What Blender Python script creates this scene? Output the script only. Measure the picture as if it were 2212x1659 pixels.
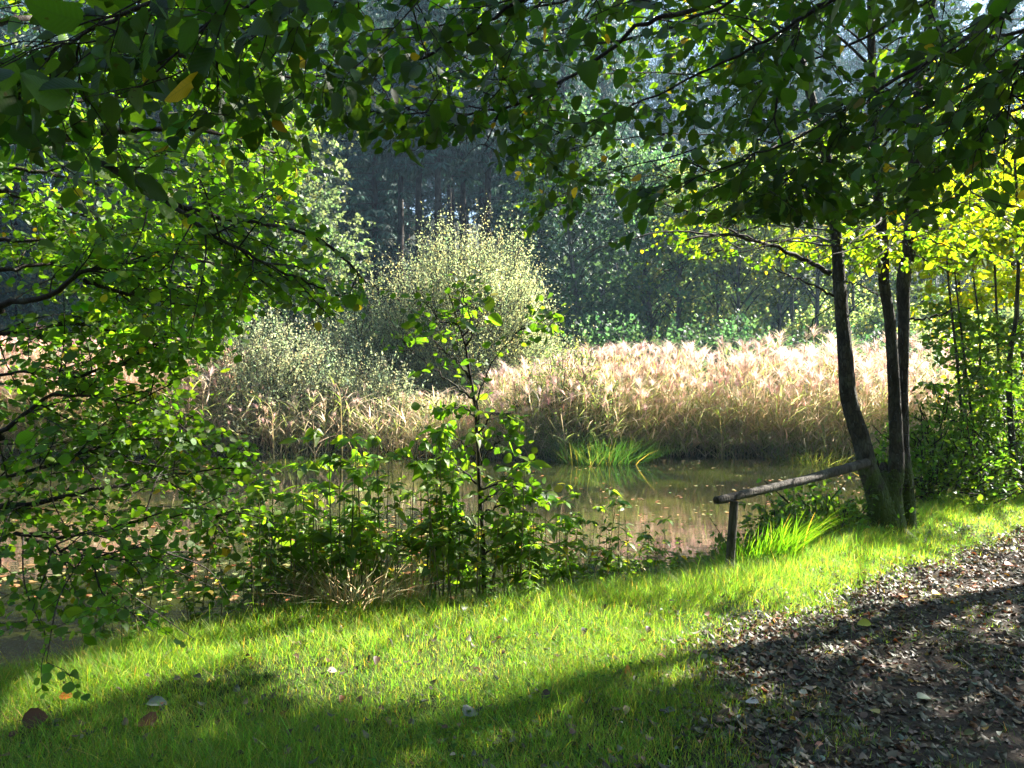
import bpy, math
import numpy as np
from mathutils import Vector, Matrix
R = math.radians
for o in list(bpy.data.objects):
    bpy.data.objects.remove(o)
scene = bpy.context.scene
COL = scene.collection

# ------------------------------------------------------------------ camera, sky, sun, exposure
CAM_H = 1.6
PITCH = R(-1.4)
cam_data = bpy.data.cameras.new("camera")
cam_data.sensor_width = 36.0
cam_data.lens = 27.2
cam_data.clip_start = 0.05
cam_data.clip_end = 2000
cam = bpy.data.objects.new("camera", cam_data)
COL.objects.link(cam)
cam.location = (0, 0, CAM_H)
cam.rotation_euler = (R(90) + PITCH, 0, 0)
scene.camera = cam

SUN_AZ, SUN_EL = R(60), R(38)          # azimuth clockwise from +Y (towards +X)
SD = np.array([math.sin(SUN_AZ) * math.cos(SUN_EL), math.cos(SUN_AZ) * math.cos(SUN_EL), math.sin(SUN_EL)])
world = bpy.data.worlds.new("World")
scene.world = world
world.use_nodes = True
wn = world.node_tree.nodes
sky = wn.new("ShaderNodeTexSky")
sky.sky_type = 'NISHITA'
sky.sun_disc = False
sky.sun_elevation = SUN_EL
sky.sun_rotation = SUN_AZ
sky.air_density = 1.0
sky.dust_density = 0.6
sky.ozone_density = 1.4
world.node_tree.links.new(sky.outputs[0], wn["Background"].inputs[0])
wn["Background"].inputs[1].default_value = 0.052
sun_data = bpy.data.lights.new("sun", 'SUN')
sun_data.energy = 5.0
sun_data.angle = R(0.53)
sun_data.color = (1.0, 0.94, 0.84)
sun = bpy.data.objects.new("sun", sun_data)
COL.objects.link(sun)
sun.rotation_euler = Vector(SD).to_track_quat('Z', 'Y').to_euler()
sun.location = (20, 20, 30)
vs = scene.view_settings
vs.view_transform = 'Standard'
vs.look = 'None'
vs.gamma = 1.0
vs.exposure = 2.7
cy = scene.cycles
cy.max_bounces = 7
cy.diffuse_bounces = 4
cy.glossy_bounces = 3
cy.transmission_bounces = 5
cy.transparent_max_bounces = 6
cy.volume_bounces = 0
cy.caustics_reflective = False
cy.caustics_refractive = False
cy.sample_clamp_indirect = 6.0
cy.use_denoising = True

# ------------------------------------------------------------------ picture -> world helpers (pixels of a 2212 px wide view)
FPX = 2212 * 27.2 / 36.0
CP, SP = math.cos(PITCH), math.sin(PITCH)


def at(px, py, depth):
    u, v = (px - 1106) / FPX, (829.5 - py) / FPX
    dy, dz = CP - v * SP, SP + v * CP
    k = depth / dy
    return np.array([u * k, depth, CAM_H + dz * k])


def proj(p):
    x, y, z = p[..., 0], p[..., 1], p[..., 2] - CAM_H
    f = y * CP + z * SP
    f = np.where(f < 1e-3, 1e-3, f)
    v = (z * CP - y * SP)
    return np.stack([1106 + x / f * FPX, 829.5 - v / f * FPX], -1)


def gp(px, py, z=0.0):
    u, v = (px - 1106) / FPX, (829.5 - py) / FPX
    dy, dz = CP - v * SP, SP + v * CP
    k = (z - CAM_H) / dz
    return np.array([u * k, dy * k, z])


def inside(poly, p):
    poly = np.asarray(poly, float)
    p = np.atleast_2d(p)
    x, y = p[:, 0], p[:, 1]
    c = np.zeros(len(p), bool)
    j = len(poly) - 1
    for i in range(len(poly)):
        xi, yi = poly[i]
        xj, yj = poly[j]
        if yi != yj:
            c ^= ((yi > y) != (yj > y)) & (x < (xj - xi) * (y - yi) / (yj - yi) + xi)
        j = i
    return c


# value noise, for terrain and scatter masks
_g = np.random.default_rng(5).random((256, 256))


def vnoise(x, y, s=1.0, seed=0):
    x = np.asarray(x, float) * s + 37.3 * seed
    y = np.asarray(y, float) * s + 11.7 * seed
    xi, yi = np.floor(x).astype(int), np.floor(y).astype(int)
    fx, fy = x - xi, y - yi
    fx, fy = fx * fx * (3 - 2 * fx), fy * fy * (3 - 2 * fy)
    a, b = _g[xi & 255, yi & 255], _g[(xi + 1) & 255, yi & 255]
    c, d = _g[xi & 255, (yi + 1) & 255], _g[(xi + 1) & 255, (yi + 1) & 255]
    return (a * (1 - fx) + b * fx) * (1 - fy) + (c * (1 - fx) + d * fx) * fy


def fbm(x, y, s=1.0, seed=0):
    return vnoise(x, y, s, seed) * .55 + vnoise(x, y, s * 2.1, seed + 1) * .28 + vnoise(x, y, s * 4.3, seed + 2) * .17


def sstep(a, b, x):
    t = np.clip((np.asarray(x, float) - a) / (b - a), 0, 1)
    return t * t * (3 - 2 * t)


# ------------------------------------------------------------------ terrain
WATER_Z = -0.70
EX = [-40, -12, -6, -2.5, -1.4, 0.2, 1.66, 3.2, 4.3, 5.8, 8, 14, 24, 60]
EY = [-8, -1, 2.2, 3.9, 4.95, 5.3, 5.85, 7.15, 8.3, 9.6, 11.5, 16.5, 24, 50]


def edge_y(x):
    return np.interp(x, EX, EY)


def far_y(x):
    x = np.asarray(x, float)
    return 19.4 + 0.9 * (vnoise(x, 0 * x, .25, 3) - .5) + 0.5 * (vnoise(x, 0 * x, .8, 4) - .5) + np.where(x < -6, (x + 6) * .06, 0)


def height(x, y):
    x = np.asarray(x, float)
    y = np.asarray(y, float)
    d = y - edge_y(x)
    near = 0.10 * (fbm(x, y, .9, 1) - .5) + 0.03 * (fbm(x, y, 4, 2) - .5)
    near = near - 0.75 * sstep(0.0, 1.25, d) - 0.5 * sstep(1.2, 2.4, d)
    f = y - far_y(x)
    marsh = 0.75 * sstep(-.9, .8, f) + 0.12 * (fbm(x, y, .5, 6) - .5) * sstep(0, 1, f)
    hillside = np.maximum(y - 29 - 0.10 * np.maximum(x, 0), 0)
    slope = 0.20 + 0.05 * sstep(6, -16, x)
    hz = slope * hillside * sstep(0, 10, hillside) + 0.8 * (fbm(x, y, .12, 8) - .5) * sstep(0, 12, hillside)
    hz = np.minimum(hz, 30 + 0.02 * hillside)
    bank = .85 * np.maximum(-y - 4.5, 0) * sstep(-4, -9, y)      # unseen slope added behind the camera to block sky light
    return near + marsh + hz + np.minimum(bank, 34)


# ------------------------------------------------------------------ mesh helpers
class Geo:
    def __init__(s):
        s.v, s.q, s.t, s.c, s.l, s.n = [], [], [], [], [], 0

    def add(s, v, q=None, t=None, c=(1, 1, 1), l=None):
        v = np.asarray(v, np.float32).reshape(-1, 3)
        k = len(v)
        if k == 0:
            return
        s.v.append(v)
        if q is not None and len(q):
            s.q.append(np.asarray(q, np.int32).reshape(-1, 4) + s.n)
        if t is not None and len(t):
            s.t.append(np.asarray(t, np.int32).reshape(-1, 3) + s.n)
        c = np.asarray(c, np.float32)
        s.c.append(np.broadcast_to(c, (k, 3)) if c.ndim == 1 else c)
        s.l.append(np.zeros((k, 2), np.float32) if l is None else np.asarray(l, np.float32))
        s.n += k

    def mesh(s, name, material, smooth=True):
        me = bpy.data.meshes.new(name)
        if s.n == 0:
            return me
        v = np.concatenate(s.v)
        q = np.concatenate(s.q) if s.q else np.zeros((0, 4), np.int32)
        t = np.concatenate(s.t) if s.t else np.zeros((0, 3), np.int32)
        loops = np.concatenate([q.ravel(), t.ravel()]).astype(np.int32)
        starts = np.concatenate([np.arange(len(q)) * 4, len(q) * 4 + np.arange(len(t)) * 3]).astype(np.int32)
        me.vertices.add(len(v))
        me.vertices.foreach_set("co", v.ravel())
        me.loops.add(len(loops))
        me.loops.foreach_set("vertex_index", loops)
        me.polygons.add(len(starts))
        me.polygons.foreach_set("loop_start", starts)
        if smooth:
            me.polygons.foreach_set("use_smooth", np.ones(len(starts), bool))
        a = me.attributes.new("tint", 'FLOAT_COLOR', 'POINT')
        c = np.concatenate(s.c)
        a.data.foreach_set("color", np.concatenate([c, np.ones((len(c), 1), np.float32)], 1).astype(np.float32).ravel())
        b = me.attributes.new("leafuv", 'FLOAT_VECTOR', 'POINT')
        l = np.concatenate(s.l)
        b.data.foreach_set("vector", np.concatenate([l, np.zeros((len(l), 1), np.float32)], 1).astype(np.float32).ravel())
        me.materials.append(material)
        me.update(calc_edges=True)
        me.validate()
        return me

    def obj(s, name, material, parent=None, smooth=True):
        o = bpy.data.objects.new(name, s.mesh(name, material, smooth))
        COL.objects.link(o)
        if parent is not None:
            o.parent = parent
            o.matrix_parent_inverse = Matrix.Translation(-Vector(parent.location))
        return o


def tag(o, label=None, cat=None, group=None, kind=None):
    if label:
        o["label"] = label
    if cat:
        o["category"] = cat
    if group:
        o["group"] = group
    if kind:
        o["kind"] = kind
    return o


def thing(name, label, cat, loc, group=None):
    o = bpy.data.objects.new(name, None)
    o.empty_display_size = .2
    COL.objects.link(o)
    o.location = tuple(float(a) for a in loc)
    return tag(o, label, cat, group)


def dup(root, loc=(0, 0, 0), rotz=0.0, sc=1.0, label=None, group=None):
    r = root.copy()
    COL.objects.link(r)
    r.location = tuple(float(a) for a in loc)
    r.rotation_euler = (0, 0, rotz)
    r.scale = (sc, sc, sc) if not hasattr(sc, '__len__') else sc
    if label:
        r["label"] = label
    if group:
        r["group"] = group
    for ch in list(root.children):
        c = ch.copy()
        COL.objects.link(c)
        c.parent = r
        for g in ch.children:
            d = g.copy()
            COL.objects.link(d)
            d.parent = c
    return r


def unit(a):
    a = np.asarray(a, float)
    return a / np.maximum(np.linalg.norm(a, axis=-1, keepdims=True), 1e-9)


def cr(pts, n):
    """Catmull-Rom resample of a polyline to n points."""
    p = np.asarray(pts, float)
    if len(p) == 2:
        return p[0] + (p[1] - p[0]) * np.linspace(0, 1, n)[:, None]
    e = np.vstack([2 * p[0] - p[1], p, 2 * p[-1] - p[-2]])
    t = np.linspace(0, len(p) - 1 - 1e-6, n)
    i = t.astype(int)
    f = (t - i)[:, None]
    a, b, c, d = e[i], e[i + 1], e[i + 2], e[i + 3]
    return .5 * ((2 * b) + (c - a) * f + (2 * a - 5 * b + 4 * c - d) * f ** 2 + (3 * b - a - 3 * c + d) * f ** 3)


def tube(G, pts, rad, sides=5, c=(1, 1, 1), cap=True, wob=0.0, rng=None):
    p = np.asarray(pts, float)
    n = len(p)
    r = np.broadcast_to(np.asarray(rad, float), (n,)) if np.ndim(rad) else np.full(n, float(rad))
    tn = unit(np.gradient(p, axis=0))
    ref = np.array([0., 0, 1]) if abs(tn[0, 2]) < .9 else np.array([1., 0, 0])
    x = unit(np.cross(tn, ref))
    y = np.cross(tn, x)
    a = np.arange(sides) * 2 * np.pi / sides
    rr = r[:, None] * np.ones((1, sides))
    if wob and rng is not None:
        rr = rr * (1 + wob * (rng.random((n, sides)) - .5))
    v = p[:, None, :] + rr[..., None] * (np.cos(a)[None, :, None] * x[:, None, :] + np.sin(a)[None, :, None] * y[:, None, :])
    i, j = np.meshgrid(np.arange(n - 1), np.arange(sides), indexing='ij')
    j2 = (j + 1) % sides
    q = np.stack([i * sides + j, i * sides + j2, (i + 1) * sides + j2, (i + 1) * sides + j], -1).reshape(-1, 4)
    v = v.reshape(-1, 3)
    t = []
    if cap:
        v = np.vstack([v, p[-1:] + tn[-1:] * r[-1] * .5, p[:1] - tn[:1] * r[0] * .2])
        e = (n - 1) * sides
        k = np.arange(sides)
        t = np.vstack([np.stack([e + k, e + (k + 1) % sides, np.full(sides, n * sides)], -1),
                       np.stack([(k + 1) % sides, k, np.full(sides, n * sides + 1)], -1)])
    G.add(v, q, t, c)


def leaf_tpl(n=6, w=.4, peak=.45, pw=1.0, fold=.12, droop=.12, serr=0.0, petiole=0.0):
    """A leaf of length 1 along y, its blade folded at the midrib; three columns of n stations."""
    t = np.linspace(0, 1, n)
    k = math.log(.5) / math.log(peak)
    prof = np.sin(np.pi * t ** k) ** pw
    prof[0] = max(prof[0], .03)
    prof[-1] = .02
    if serr:
        prof = prof * (1 + serr * np.where(np.arange(n) % 2, 1, -1))
    V = []
    for i in range(n):
        ww = prof[i] * w
        z = -droop * t[i] ** 2
        y = petiole + t[i] * (1 - petiole)
        V += [(-ww, y + .02, z + fold * ww), (0, y, z), (ww, y + .02, z + fold * ww)]
    V = np.array(V)
    q = []
    for i in range(n - 1):
        b = i * 3
        q += [(b, b + 1, b + 4, b + 3), (b + 1, b + 2, b + 5, b + 4)]
    l = np.stack([V[:, 0] / max(w, 1e-6), np.repeat(t, 3)], -1)
    if petiole:
        m = len(V)
        V = np.vstack([V, [(-.012, 0, 0), (.012, 0, 0), (.012, petiole, 0), (-.012, petiole, 0)]])
        q.append((m, m + 1, m + 2, m + 3))
        l = np.vstack([l, np.zeros((4, 2))])
    return V, np.array(q), l


def add_leaves(G, tpl, P, A, N, S, C):
    V, q, l = tpl
    P, A, N = np.atleast_2d(P), unit(np.atleast_2d(A)), np.atleast_2d(N)
    m = len(P)
    if m == 0:
        return
    B = unit(np.cross(A, N))
    N = np.cross(B, A)
    S = np.broadcast_to(np.asarray(S, float), (m,))
    W = P[:, None, :] + S[:, None, None] * (V[None, :, 0:1] * B[:, None, :] + V[None, :, 1:2] * A[:, None, :] + V[None, :, 2:3] * N[:, None, :])
    k = len(V)
    Q = (q[None] + (np.arange(m) * k)[:, None, None]).reshape(-1, 4)
    Cc = np.repeat(np.broadcast_to(np.asarray(C, float), (m, 3)), k, axis=0)
    G.add(W.reshape(-1, 3), Q, None, Cc, np.tile(l, (m, 1)))


def varied(rng, n, base, val=.25, warm=.0, alt=None, pa=0.0):
    """Leaf colours around BASE; a share PA takes the colour ALT (an autumn leaf)."""
    b = np.tile(np.asarray(base, float), (n, 1))
    if alt is not None and pa > 0:
        m = rng.random(n) < pa
        b[m] = alt
    f = np.exp(rng.normal(0, val, (n, 1)))
    b = b * f
    b[:, 0] *= np.exp(rng.normal(0, .15 + warm, n))
    return np.clip(b, 0, .9)


# leaf templates
ALDER = leaf_tpl(6, .44, .52, .62, .16, .10, .0, .12)
BEAM = leaf_tpl(9, .30, .42, .75, .22, .20, .05, .08)
BEAM_LOW = leaf_tpl(5, .32, .42, .8, .2, .2, 0, .05)
BALSAM = leaf_tpl(7, .17, .42, .9, .25, .35, .04, .06)
HERB = leaf_tpl(6, .30, .36, .9, .2, .25, .0, .08)
SMALL = leaf_tpl(3, .42, .5, 1, .15, .1)
NARROW = leaf_tpl(3, .16, .5, 1, .1, .2)
SPRAY = leaf_tpl(3, .10, .35, 1, .3, .3)
LITTER = leaf_tpl(5, .36, .48, .8, .5, .35, .03)

# ------------------------------------------------------------------ materials


def mat(name):
    m = bpy.data.materials.new(name)
    m.use_nodes = True
    nt = m.node_tree
    nt.nodes.clear()
    out = nt.nodes.new("ShaderNodeOutputMaterial")
    return m, nt, nt.nodes, nt.links, out


def node(nt, t, **kw):
    n = nt.nodes.new(t)
    for k, v in kw.items():
        if k.startswith("i_"):
            key = k[2:]
            n.inputs[int(key) if key.isdigit() else key].default_value = v
        else:
            setattr(n, k, v)
    return n


def mix_rgb(nt, fac, a, b, mode='MIX'):
    n = nt.nodes.new("ShaderNodeMix")
    n.data_type = 'RGBA'
    n.blend_type = mode
    for sock, val in ((n.inputs[0], fac), (n.inputs[6], a), (n.inputs[7], b)):
        if hasattr(val, "links"):
            nt.links.new(val, sock)
        else:
            sock.default_value = val if not hasattr(val, '__len__') else tuple(val) + ((1,) if len(val) == 3 else ())
    return n.outputs[2]


def math_n(nt, op, a, b=None, clamp=False):
    n = nt.nodes.new("ShaderNodeMath")
    n.operation = op
    n.use_clamp = clamp
    for i, val in enumerate((a, b)):
        if val is None:
            continue
        if hasattr(val, "links"):
            nt.links.new(val, n.inputs[i])
        else:
            n.inputs[i].default_value = val
    return n.outputs[0]


def ramp(nt, fac, stops):
    n = nt.nodes.new("ShaderNodeValToRGB")
    while len(n.color_ramp.elements) < len(stops):
        n.color_ramp.elements.new(.5)
    for e, (p, c) in zip(n.color_ramp.elements, stops):
        e.position = p
        e.color = tuple(c) + (1,)
    nt.links.new(fac, n.inputs[0])
    return n.outputs[0]


def leaf_material(name, trans=(2.6, 2.9, .9), fac=.5, rough=.42, spec=.5, veins=0, objvar=0.0):
    m, nt, N, L, out = mat(name)
    at_ = node(nt, "ShaderNodeAttribute", attribute_name="tint")
    col = at_.outputs["Color"]
    if objvar:
        oi = node(nt, "ShaderNodeObjectInfo")
        v = math_n(nt, 'MULTIPLY_ADD', oi.outputs["Random"], objvar)
        v.node.inputs[2].default_value = 1 - objvar / 2
        hs = node(nt, "ShaderNodeHueSaturation")
        L.new(v, hs.inputs["Value"])
        L.new(col, hs.inputs["Color"])
        col = hs.outputs[0]
    geo = node(nt, "ShaderNodeNewGeometry")
    pr = node(nt, "ShaderNodeBsdfPrincipled", i_Roughness=rough)
    pr.inputs["Specular IOR Level"].default_value = spec
    under = mix_rgb(nt, geo.outputs["Backfacing"], col, mix_rgb(nt, .35, col, (.10, .13, .07)))
    tcol = mix_rgb(nt, 1.0, col, trans, 'MULTIPLY')
    tr = node(nt, "ShaderNodeBsdfTranslucent")
    if veins:
        lu = node(nt, "ShaderNodeAttribute", attribute_name="leafuv")
        sx = node(nt, "ShaderNodeSeparateXYZ")
        L.new(lu.outputs["Vector"], sx.inputs[0])
        av = math_n(nt, 'ABSOLUTE', sx.outputs[0])
        ph = math_n(nt, 'SUBTRACT', math_n(nt, 'MULTIPLY', sx.outputs[1], float(veins)), math_n(nt, 'MULTIPLY', av, 2.2))
        w = math_n(nt, 'POWER', math_n(nt, 'ABSOLUTE', math_n(nt, 'SINE', math_n(nt, 'MULTIPLY', ph, math.pi))), 6.0)
        side = math_n(nt, 'SUBTRACT', 1.0, math_n(nt, 'POWER', math_n(nt, 'ABSOLUTE', math_n(nt, 'SINE', math_n(nt, 'MULTIPLY', ph, math.pi))), .35))
        mid = math_n(nt, 'LESS_THAN', av, .05)
        vein = math_n(nt, 'MAXIMUM', side, mid)
        tcol = mix_rgb(nt, math_n(nt, 'MULTIPLY', vein, .55), tcol, mix_rgb(nt, .45, tcol, (.03, .05, .01)))
        under = mix_rgb(nt, math_n(nt, 'MULTIPLY', vein, .18), under, (.12, .16, .06))
        bp = node(nt, "ShaderNodeBump", i_Strength=.15, i_Distance=.003)
        L.new(math_n(nt, 'SUBTRACT', w, vein), bp.inputs["Height"])
        L.new(bp.outputs[0], pr.inputs["Normal"])
        nz = node(nt, "ShaderNodeTexNoise", i_Scale=90.0, i_Detail=3.0)
        sp = math_n(nt, 'GREATER_THAN', nz.outputs[0], .70)
        under = mix_rgb(nt, math_n(nt, 'MULTIPLY', sp, .7), under, (.05, .03, .012))
        tcol = mix_rgb(nt, math_n(nt, 'MULTIPLY', sp, .6), tcol, (.10, .05, .012))
    L.new(under, pr.inputs["Base Color"])
    L.new(tcol, tr.inputs["Color"])
    mx = node(nt, "ShaderNodeMixShader", i_0=fac)
    L.new(pr.outputs[0], mx.inputs[1])
    L.new(tr.outputs[0], mx.inputs[2])
    L.new(mx.outputs[0], out.inputs[0])
    return m


def bark_material(name, a, b, scale=14.0, moss=0.0, moss_top=1.0, rough=.85, bump=.6, stretch=.35):
    m, nt, N, L, out = mat(name)
    tc = node(nt, "ShaderNodeTexCoord")
    mp = node(nt, "ShaderNodeMapping")
    mp.inputs["Scale"].default_value = (1, 1, stretch)
    L.new(tc.outputs["Object"], mp.inputs[0])
    n1 = node(nt, "ShaderNodeTexNoise", i_Scale=scale, i_Detail=8.0, i_Roughness=.65)
    L.new(mp.outputs[0], n1.inputs[0])
    n2 = node(nt, "ShaderNodeTexNoise", i_Scale=scale * .28, i_Detail=4.0)
    L.new(tc.outputs["Object"], n2.inputs[0])
    c = ramp(nt, n1.outputs[0], [(.32, a), (.68, b)])
    li = math_n(nt, 'MULTIPLY', math_n(nt, 'SUBTRACT', n2.outputs[0], .52), 5.0, True)
    c = mix_rgb(nt, math_n(nt, 'MULTIPLY', li, .4), c, (.20, .21, .17))
    vo = node(nt, "ShaderNodeTexVoronoi", i_Scale=scale * 2.2)
    vo.feature = 'DISTANCE_TO_EDGE'
    L.new(mp.outputs[0], vo.inputs["Vector"])
    crack = math_n(nt, 'SUBTRACT', 1.0, math_n(nt, 'MULTIPLY', vo.outputs[0], 7.0, True), True)
    c = mix_rgb(nt, math_n(nt, 'MULTIPLY', crack, .6), c, (.008, .007, .006))
    bp = node(nt, "ShaderNodeBump", i_Strength=bump, i_Distance=.02)
    L.new(math_n(nt, 'SUBTRACT', n1.outputs[0], math_n(nt, 'MULTIPLY', crack, .5)), bp.inputs["Height"])
    pr = node(nt, "ShaderNodeBsdfPrincipled", i_Roughness=rough)
    pr.inputs["Specular IOR Level"].default_value = .25
    if moss:
        sx = node(nt, "ShaderNodeSeparateXYZ")
        L.new(tc.outputs["Object"], sx.inputs[0])
        n3 = node(nt, "ShaderNodeTexNoise", i_Scale=9.0, i_Detail=6.0)
        L.new(tc.outputs["Object"], n3.inputs[0])
        f = math_n(nt, 'SUBTRACT', math_n(nt, 'MULTIPLY', n3.outputs[0], 2.0), math_n(nt, 'MULTIPLY', sx.outputs[2], 1.0 / moss_top))
        f = math_n(nt, 'MULTIPLY', f, 3.0, True)
        f = math_n(nt, 'MULTIPLY', f, moss)
        c = mix_rgb(nt, f, c, mix_rgb(nt, n1.outputs[0], (.02, .04, .008), (.10, .14, .025)))
    L.new(c, pr.inputs["Base Color"])
    L.new(bp.outputs[0], pr.inputs["Normal"])
    L.new(pr.outputs[0], out.inputs[0])
    return m


def ground_material(name, cols, scale, bump=.5, tex2=None):
    m, nt, N, L, out = mat(name)
    tc = node(nt, "ShaderNodeTexCoord")
    n1 = node(nt, "ShaderNodeTexNoise", i_Scale=scale, i_Detail=10.0, i_Roughness=.7)
    L.new(tc.outputs["Object"], n1.inputs[0])
    n2 = node(nt, "ShaderNodeTexNoise", i_Scale=scale * .12, i_Detail=5.0)
    L.new(tc.outputs["Object"], n2.inputs[0])
    c = ramp(nt, n1.outputs[0], [(.3, cols[0]), (.5, cols[1]), (.7, cols[2])])
    c = mix_rgb(nt, math_n(nt, 'MULTIPLY', n2.outputs[0], .6), c, cols[1])
    bp = node(nt, "ShaderNodeBump", i_Strength=bump, i_Distance=.03)
    L.new(n1.outputs[0], bp.inputs["Height"])
    pr = node(nt, "ShaderNodeBsdfPrincipled", i_Roughness=.9)
    pr.inputs["Specular IOR Level"].default_value = .2
    L.new(c, pr.inputs["Base Color"])
    L.new(bp.outputs[0], pr.inputs["Normal"])
    L.new(pr.outputs[0], out.inputs[0])
    return m


M = {}
M['leaf_near'] = leaf_material("broad_leaf_veined", trans=(3.6, 3.7, .7), veins=10, rough=.5, spec=.3)
M['leaf_alder'] = leaf_material("alder_leaf", trans=(3.8, 4.0, .8), veins=8, rough=.48, spec=.35)
M['leaf'] = leaf_material("leaf", trans=(3.4, 3.5, .8), objvar=.2, rough=.48, spec=.35)
M['leaf_far'] = leaf_material("far_leaf", trans=(2.9, 3.0, 1.5), fac=.5, rough=.5, objvar=.35)
M['leaf_soft'] = leaf_material("soft_grey_leaf", trans=(2.7, 2.7, 1.75), fac=.52, rough=.6, spec=.2)
M['needle'] = leaf_material("needle", trans=(1.5, 1.6, 1.0), fac=.2, rough=.6, spec=.3, objvar=.3)
M['grass'] = leaf_material("grass_blade", trans=(2.4, 2.5, .8), fac=.5, rough=.5, spec=.15)
M['reed'] = leaf_material("reed_straw", trans=(1.85, 1.75, 1.45), fac=.55, rough=.5)
M['dry'] = leaf_material("dry_leaf", trans=(1.5, 1.2, .9), fac=.22, rough=.5, spec=.28)
M['bark'] = bark_material("bark", (.02, .017, .013), (.085, .075, .055))
M['bark_moss'] = bark_material("mossy_bark", (.014, .012, .009), (.075, .064, .046), 16, moss=.95, moss_top=.75, bump=.9)
M['twig'] = bark_material("twig_bark", (.018, .012, .010), (.055, .042, .034), 40)
M['pale_twig'] = bark_material("pale_twig_bark", (.16, .14, .11), (.30, .27, .22), 40)
M['spruce_bark'] = bark_material("spruce_bark", (.02, .014, .011), (.07, .045, .034), 6)
M['grey_bark'] = bark_material("grey_bark", (.07, .065, .06), (.19, .17, .15), 6)
M['timber'] = bark_material("weathered_timber", (.03, .025, .02), (.115, .10, .082), 22, stretch=.12, bump=.7)
M['ground'] = ground_material("soil", [(.010, .011, .005), (.022, .028, .009), (.05, .048, .02)], 7.0)
M['path'] = ground_material("leafy_mud", [(.012, .009, .006), (.032, .023, .016), (.08, .058, .04)], 30.0, .8)


def stem_material(name):
    m, nt, N, L, out = mat(name)
    a = node(nt, "ShaderNodeAttribute", attribute_name="tint")
    nz = node(nt, "ShaderNodeTexNoise", i_Scale=60.0, i_Detail=4.0)
    c = mix_rgb(nt, math_n(nt, 'MULTIPLY', nz.outputs[0], .5), a.outputs["Color"], (.05, .05, .03))
    pr = node(nt, "ShaderNodeBsdfPrincipled", i_Roughness=.5)
    L.new(c, pr.inputs["Base Color"])
    L.new(pr.outputs[0], out.inputs[0])
    return m


M['stem'] = stem_material("green_stem")


def water_material():
    m, nt, N, L, out = mat("pond_water")
    tc = node(nt, "ShaderNodeTexCoord")
    mp = node(nt, "ShaderNodeMapping")
    mp.inputs["Scale"].default_value = (1, 1.6, 1)
    L.new(tc.outputs["Object"], mp.inputs[0])
    n1 = node(nt, "ShaderNodeTexNoise", i_Scale=.55, i_Detail=9.0, i_Roughness=.66)
    L.new(mp.outputs[0], n1.inputs[0])
    n2 = node(nt, "ShaderNodeTexNoise", i_Scale=7.0, i_Detail=6.0, i_Roughness=.7)
    L.new(mp.outputs[0], n2.inputs[0])
    n3 = node(nt, "ShaderNodeTexNoise", i_Scale=5.0, i_Detail=2.0)
    L.new(mp.outputs[0], n3.inputs[0])
    bp = node(nt, "ShaderNodeBump", i_Strength=.06, i_Distance=.02)
    L.new(n3.outputs[0], bp.inputs["Height"])
    # weed just under the surface: an olive body colour seen through the water
    weed = math_n(nt, 'MULTIPLY', math_n(nt, 'SUBTRACT', math_n(nt, 'ADD', n1.outputs[0], math_n(nt, 'MULTIPLY', n2.outputs[0], .45)), .66), 5.0, True)
    body = mix_rgb(nt, weed, (.006, .007, .005), mix_rgb(nt, n2.outputs[0], (.012, .016, .004), (.042, .050, .010)))
    pr = node(nt, "ShaderNodeBsdfPrincipled", i_Roughness=.02, i_IOR=1.33)
    L.new(body, pr.inputs["Base Color"])
    L.new(bp.outputs[0], pr.inputs["Normal"])
    L.new(pr.outputs[0], out.inputs[0])
    return m


M['water'] = water_material()

# ------------------------------------------------------------------ setting: ground, path, water


def sheet(name, xs, ys, zf, material):
    X, Y = np.meshgrid(xs, ys, indexing='ij')
    Z = zf(X, Y)
    V = np.stack([X, Y, Z], -1).reshape(-1, 3)
    n, k = len(xs), len(ys)
    i, j = np.meshgrid(np.arange(n - 1), np.arange(k - 1), indexing='ij')
    q = np.stack([i * k + j, (i + 1) * k + j, (i + 1) * k + j + 1, i * k + j + 1], -1).reshape(-1, 4)
    G = Geo()
    G.add(V, q)
    o = G.obj(name, material)
    tag(o, kind="structure")
    return o


xs = np.concatenate([np.linspace(-260, -22, 50)[:-1], np.linspace(-22, -5, 60)[:-1], np.linspace(-5, 7, 120)[:-1], np.linspace(7, 26, 70)[:-1], np.linspace(26, 260, 50)])
ys = np.concatenate([np.linspace(-60, 0, 20)[:-1], np.linspace(0, 11, 110)[:-1], np.linspace(11, 26, 70)[:-1], np.linspace(26, 60, 40)[:-1], np.linspace(60, 420, 50)])
sheet("ground", xs, ys, height, M['ground'])


def path_left(y):
    return np.interp(y, [0, 3.07, 3.76, 4.6, 5.33, 5.9, 6.9, 9, 12, 16], [.3, .87, 1.02, 1.55, 2.35, 3.0, 4.3, 7.3, 11.5, 17]) - .15


def path_sheet():
    G = Geo()
    yy = np.linspace(-3, 16, 150)
    w = np.linspace(0, 1, 40)
    Y, W = np.meshgrid(yy, w, indexing='ij')
    lf = path_left(Y) + .22 * (fbm(Y, 0 * Y, 1.6, 9) - .5)
    X = lf + W * (2.6 + 0 * Y)
    Z = height(X, Y) + .004 + .02 * np.sin(np.pi * W)
    V = np.stack([X, Y, Z], -1).reshape(-1, 3)
    n, k = Y.shape
    i, j = np.meshgrid(np.arange(n - 1), np.arange(k - 1), indexing='ij')
    q = np.stack([i * k + j, i * k + j + 1, (i + 1) * k + j + 1, (i + 1) * k + j], -1).reshape(-1, 4)
    G.add(V, q)
    tag(G.obj("path", M['path']), kind="structure")


path_sheet()
sheet("pond_water", np.linspace(-60, 45, 30), np.linspace(-12, 34, 20), lambda X, Y: 0 * X + WATER_Z, M['water'])


def on_path(x, y):
    return sstep(-.4, .4, x - path_left(y) + .9 * (fbm(x, y, 1.4, 14) - .5))


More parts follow.
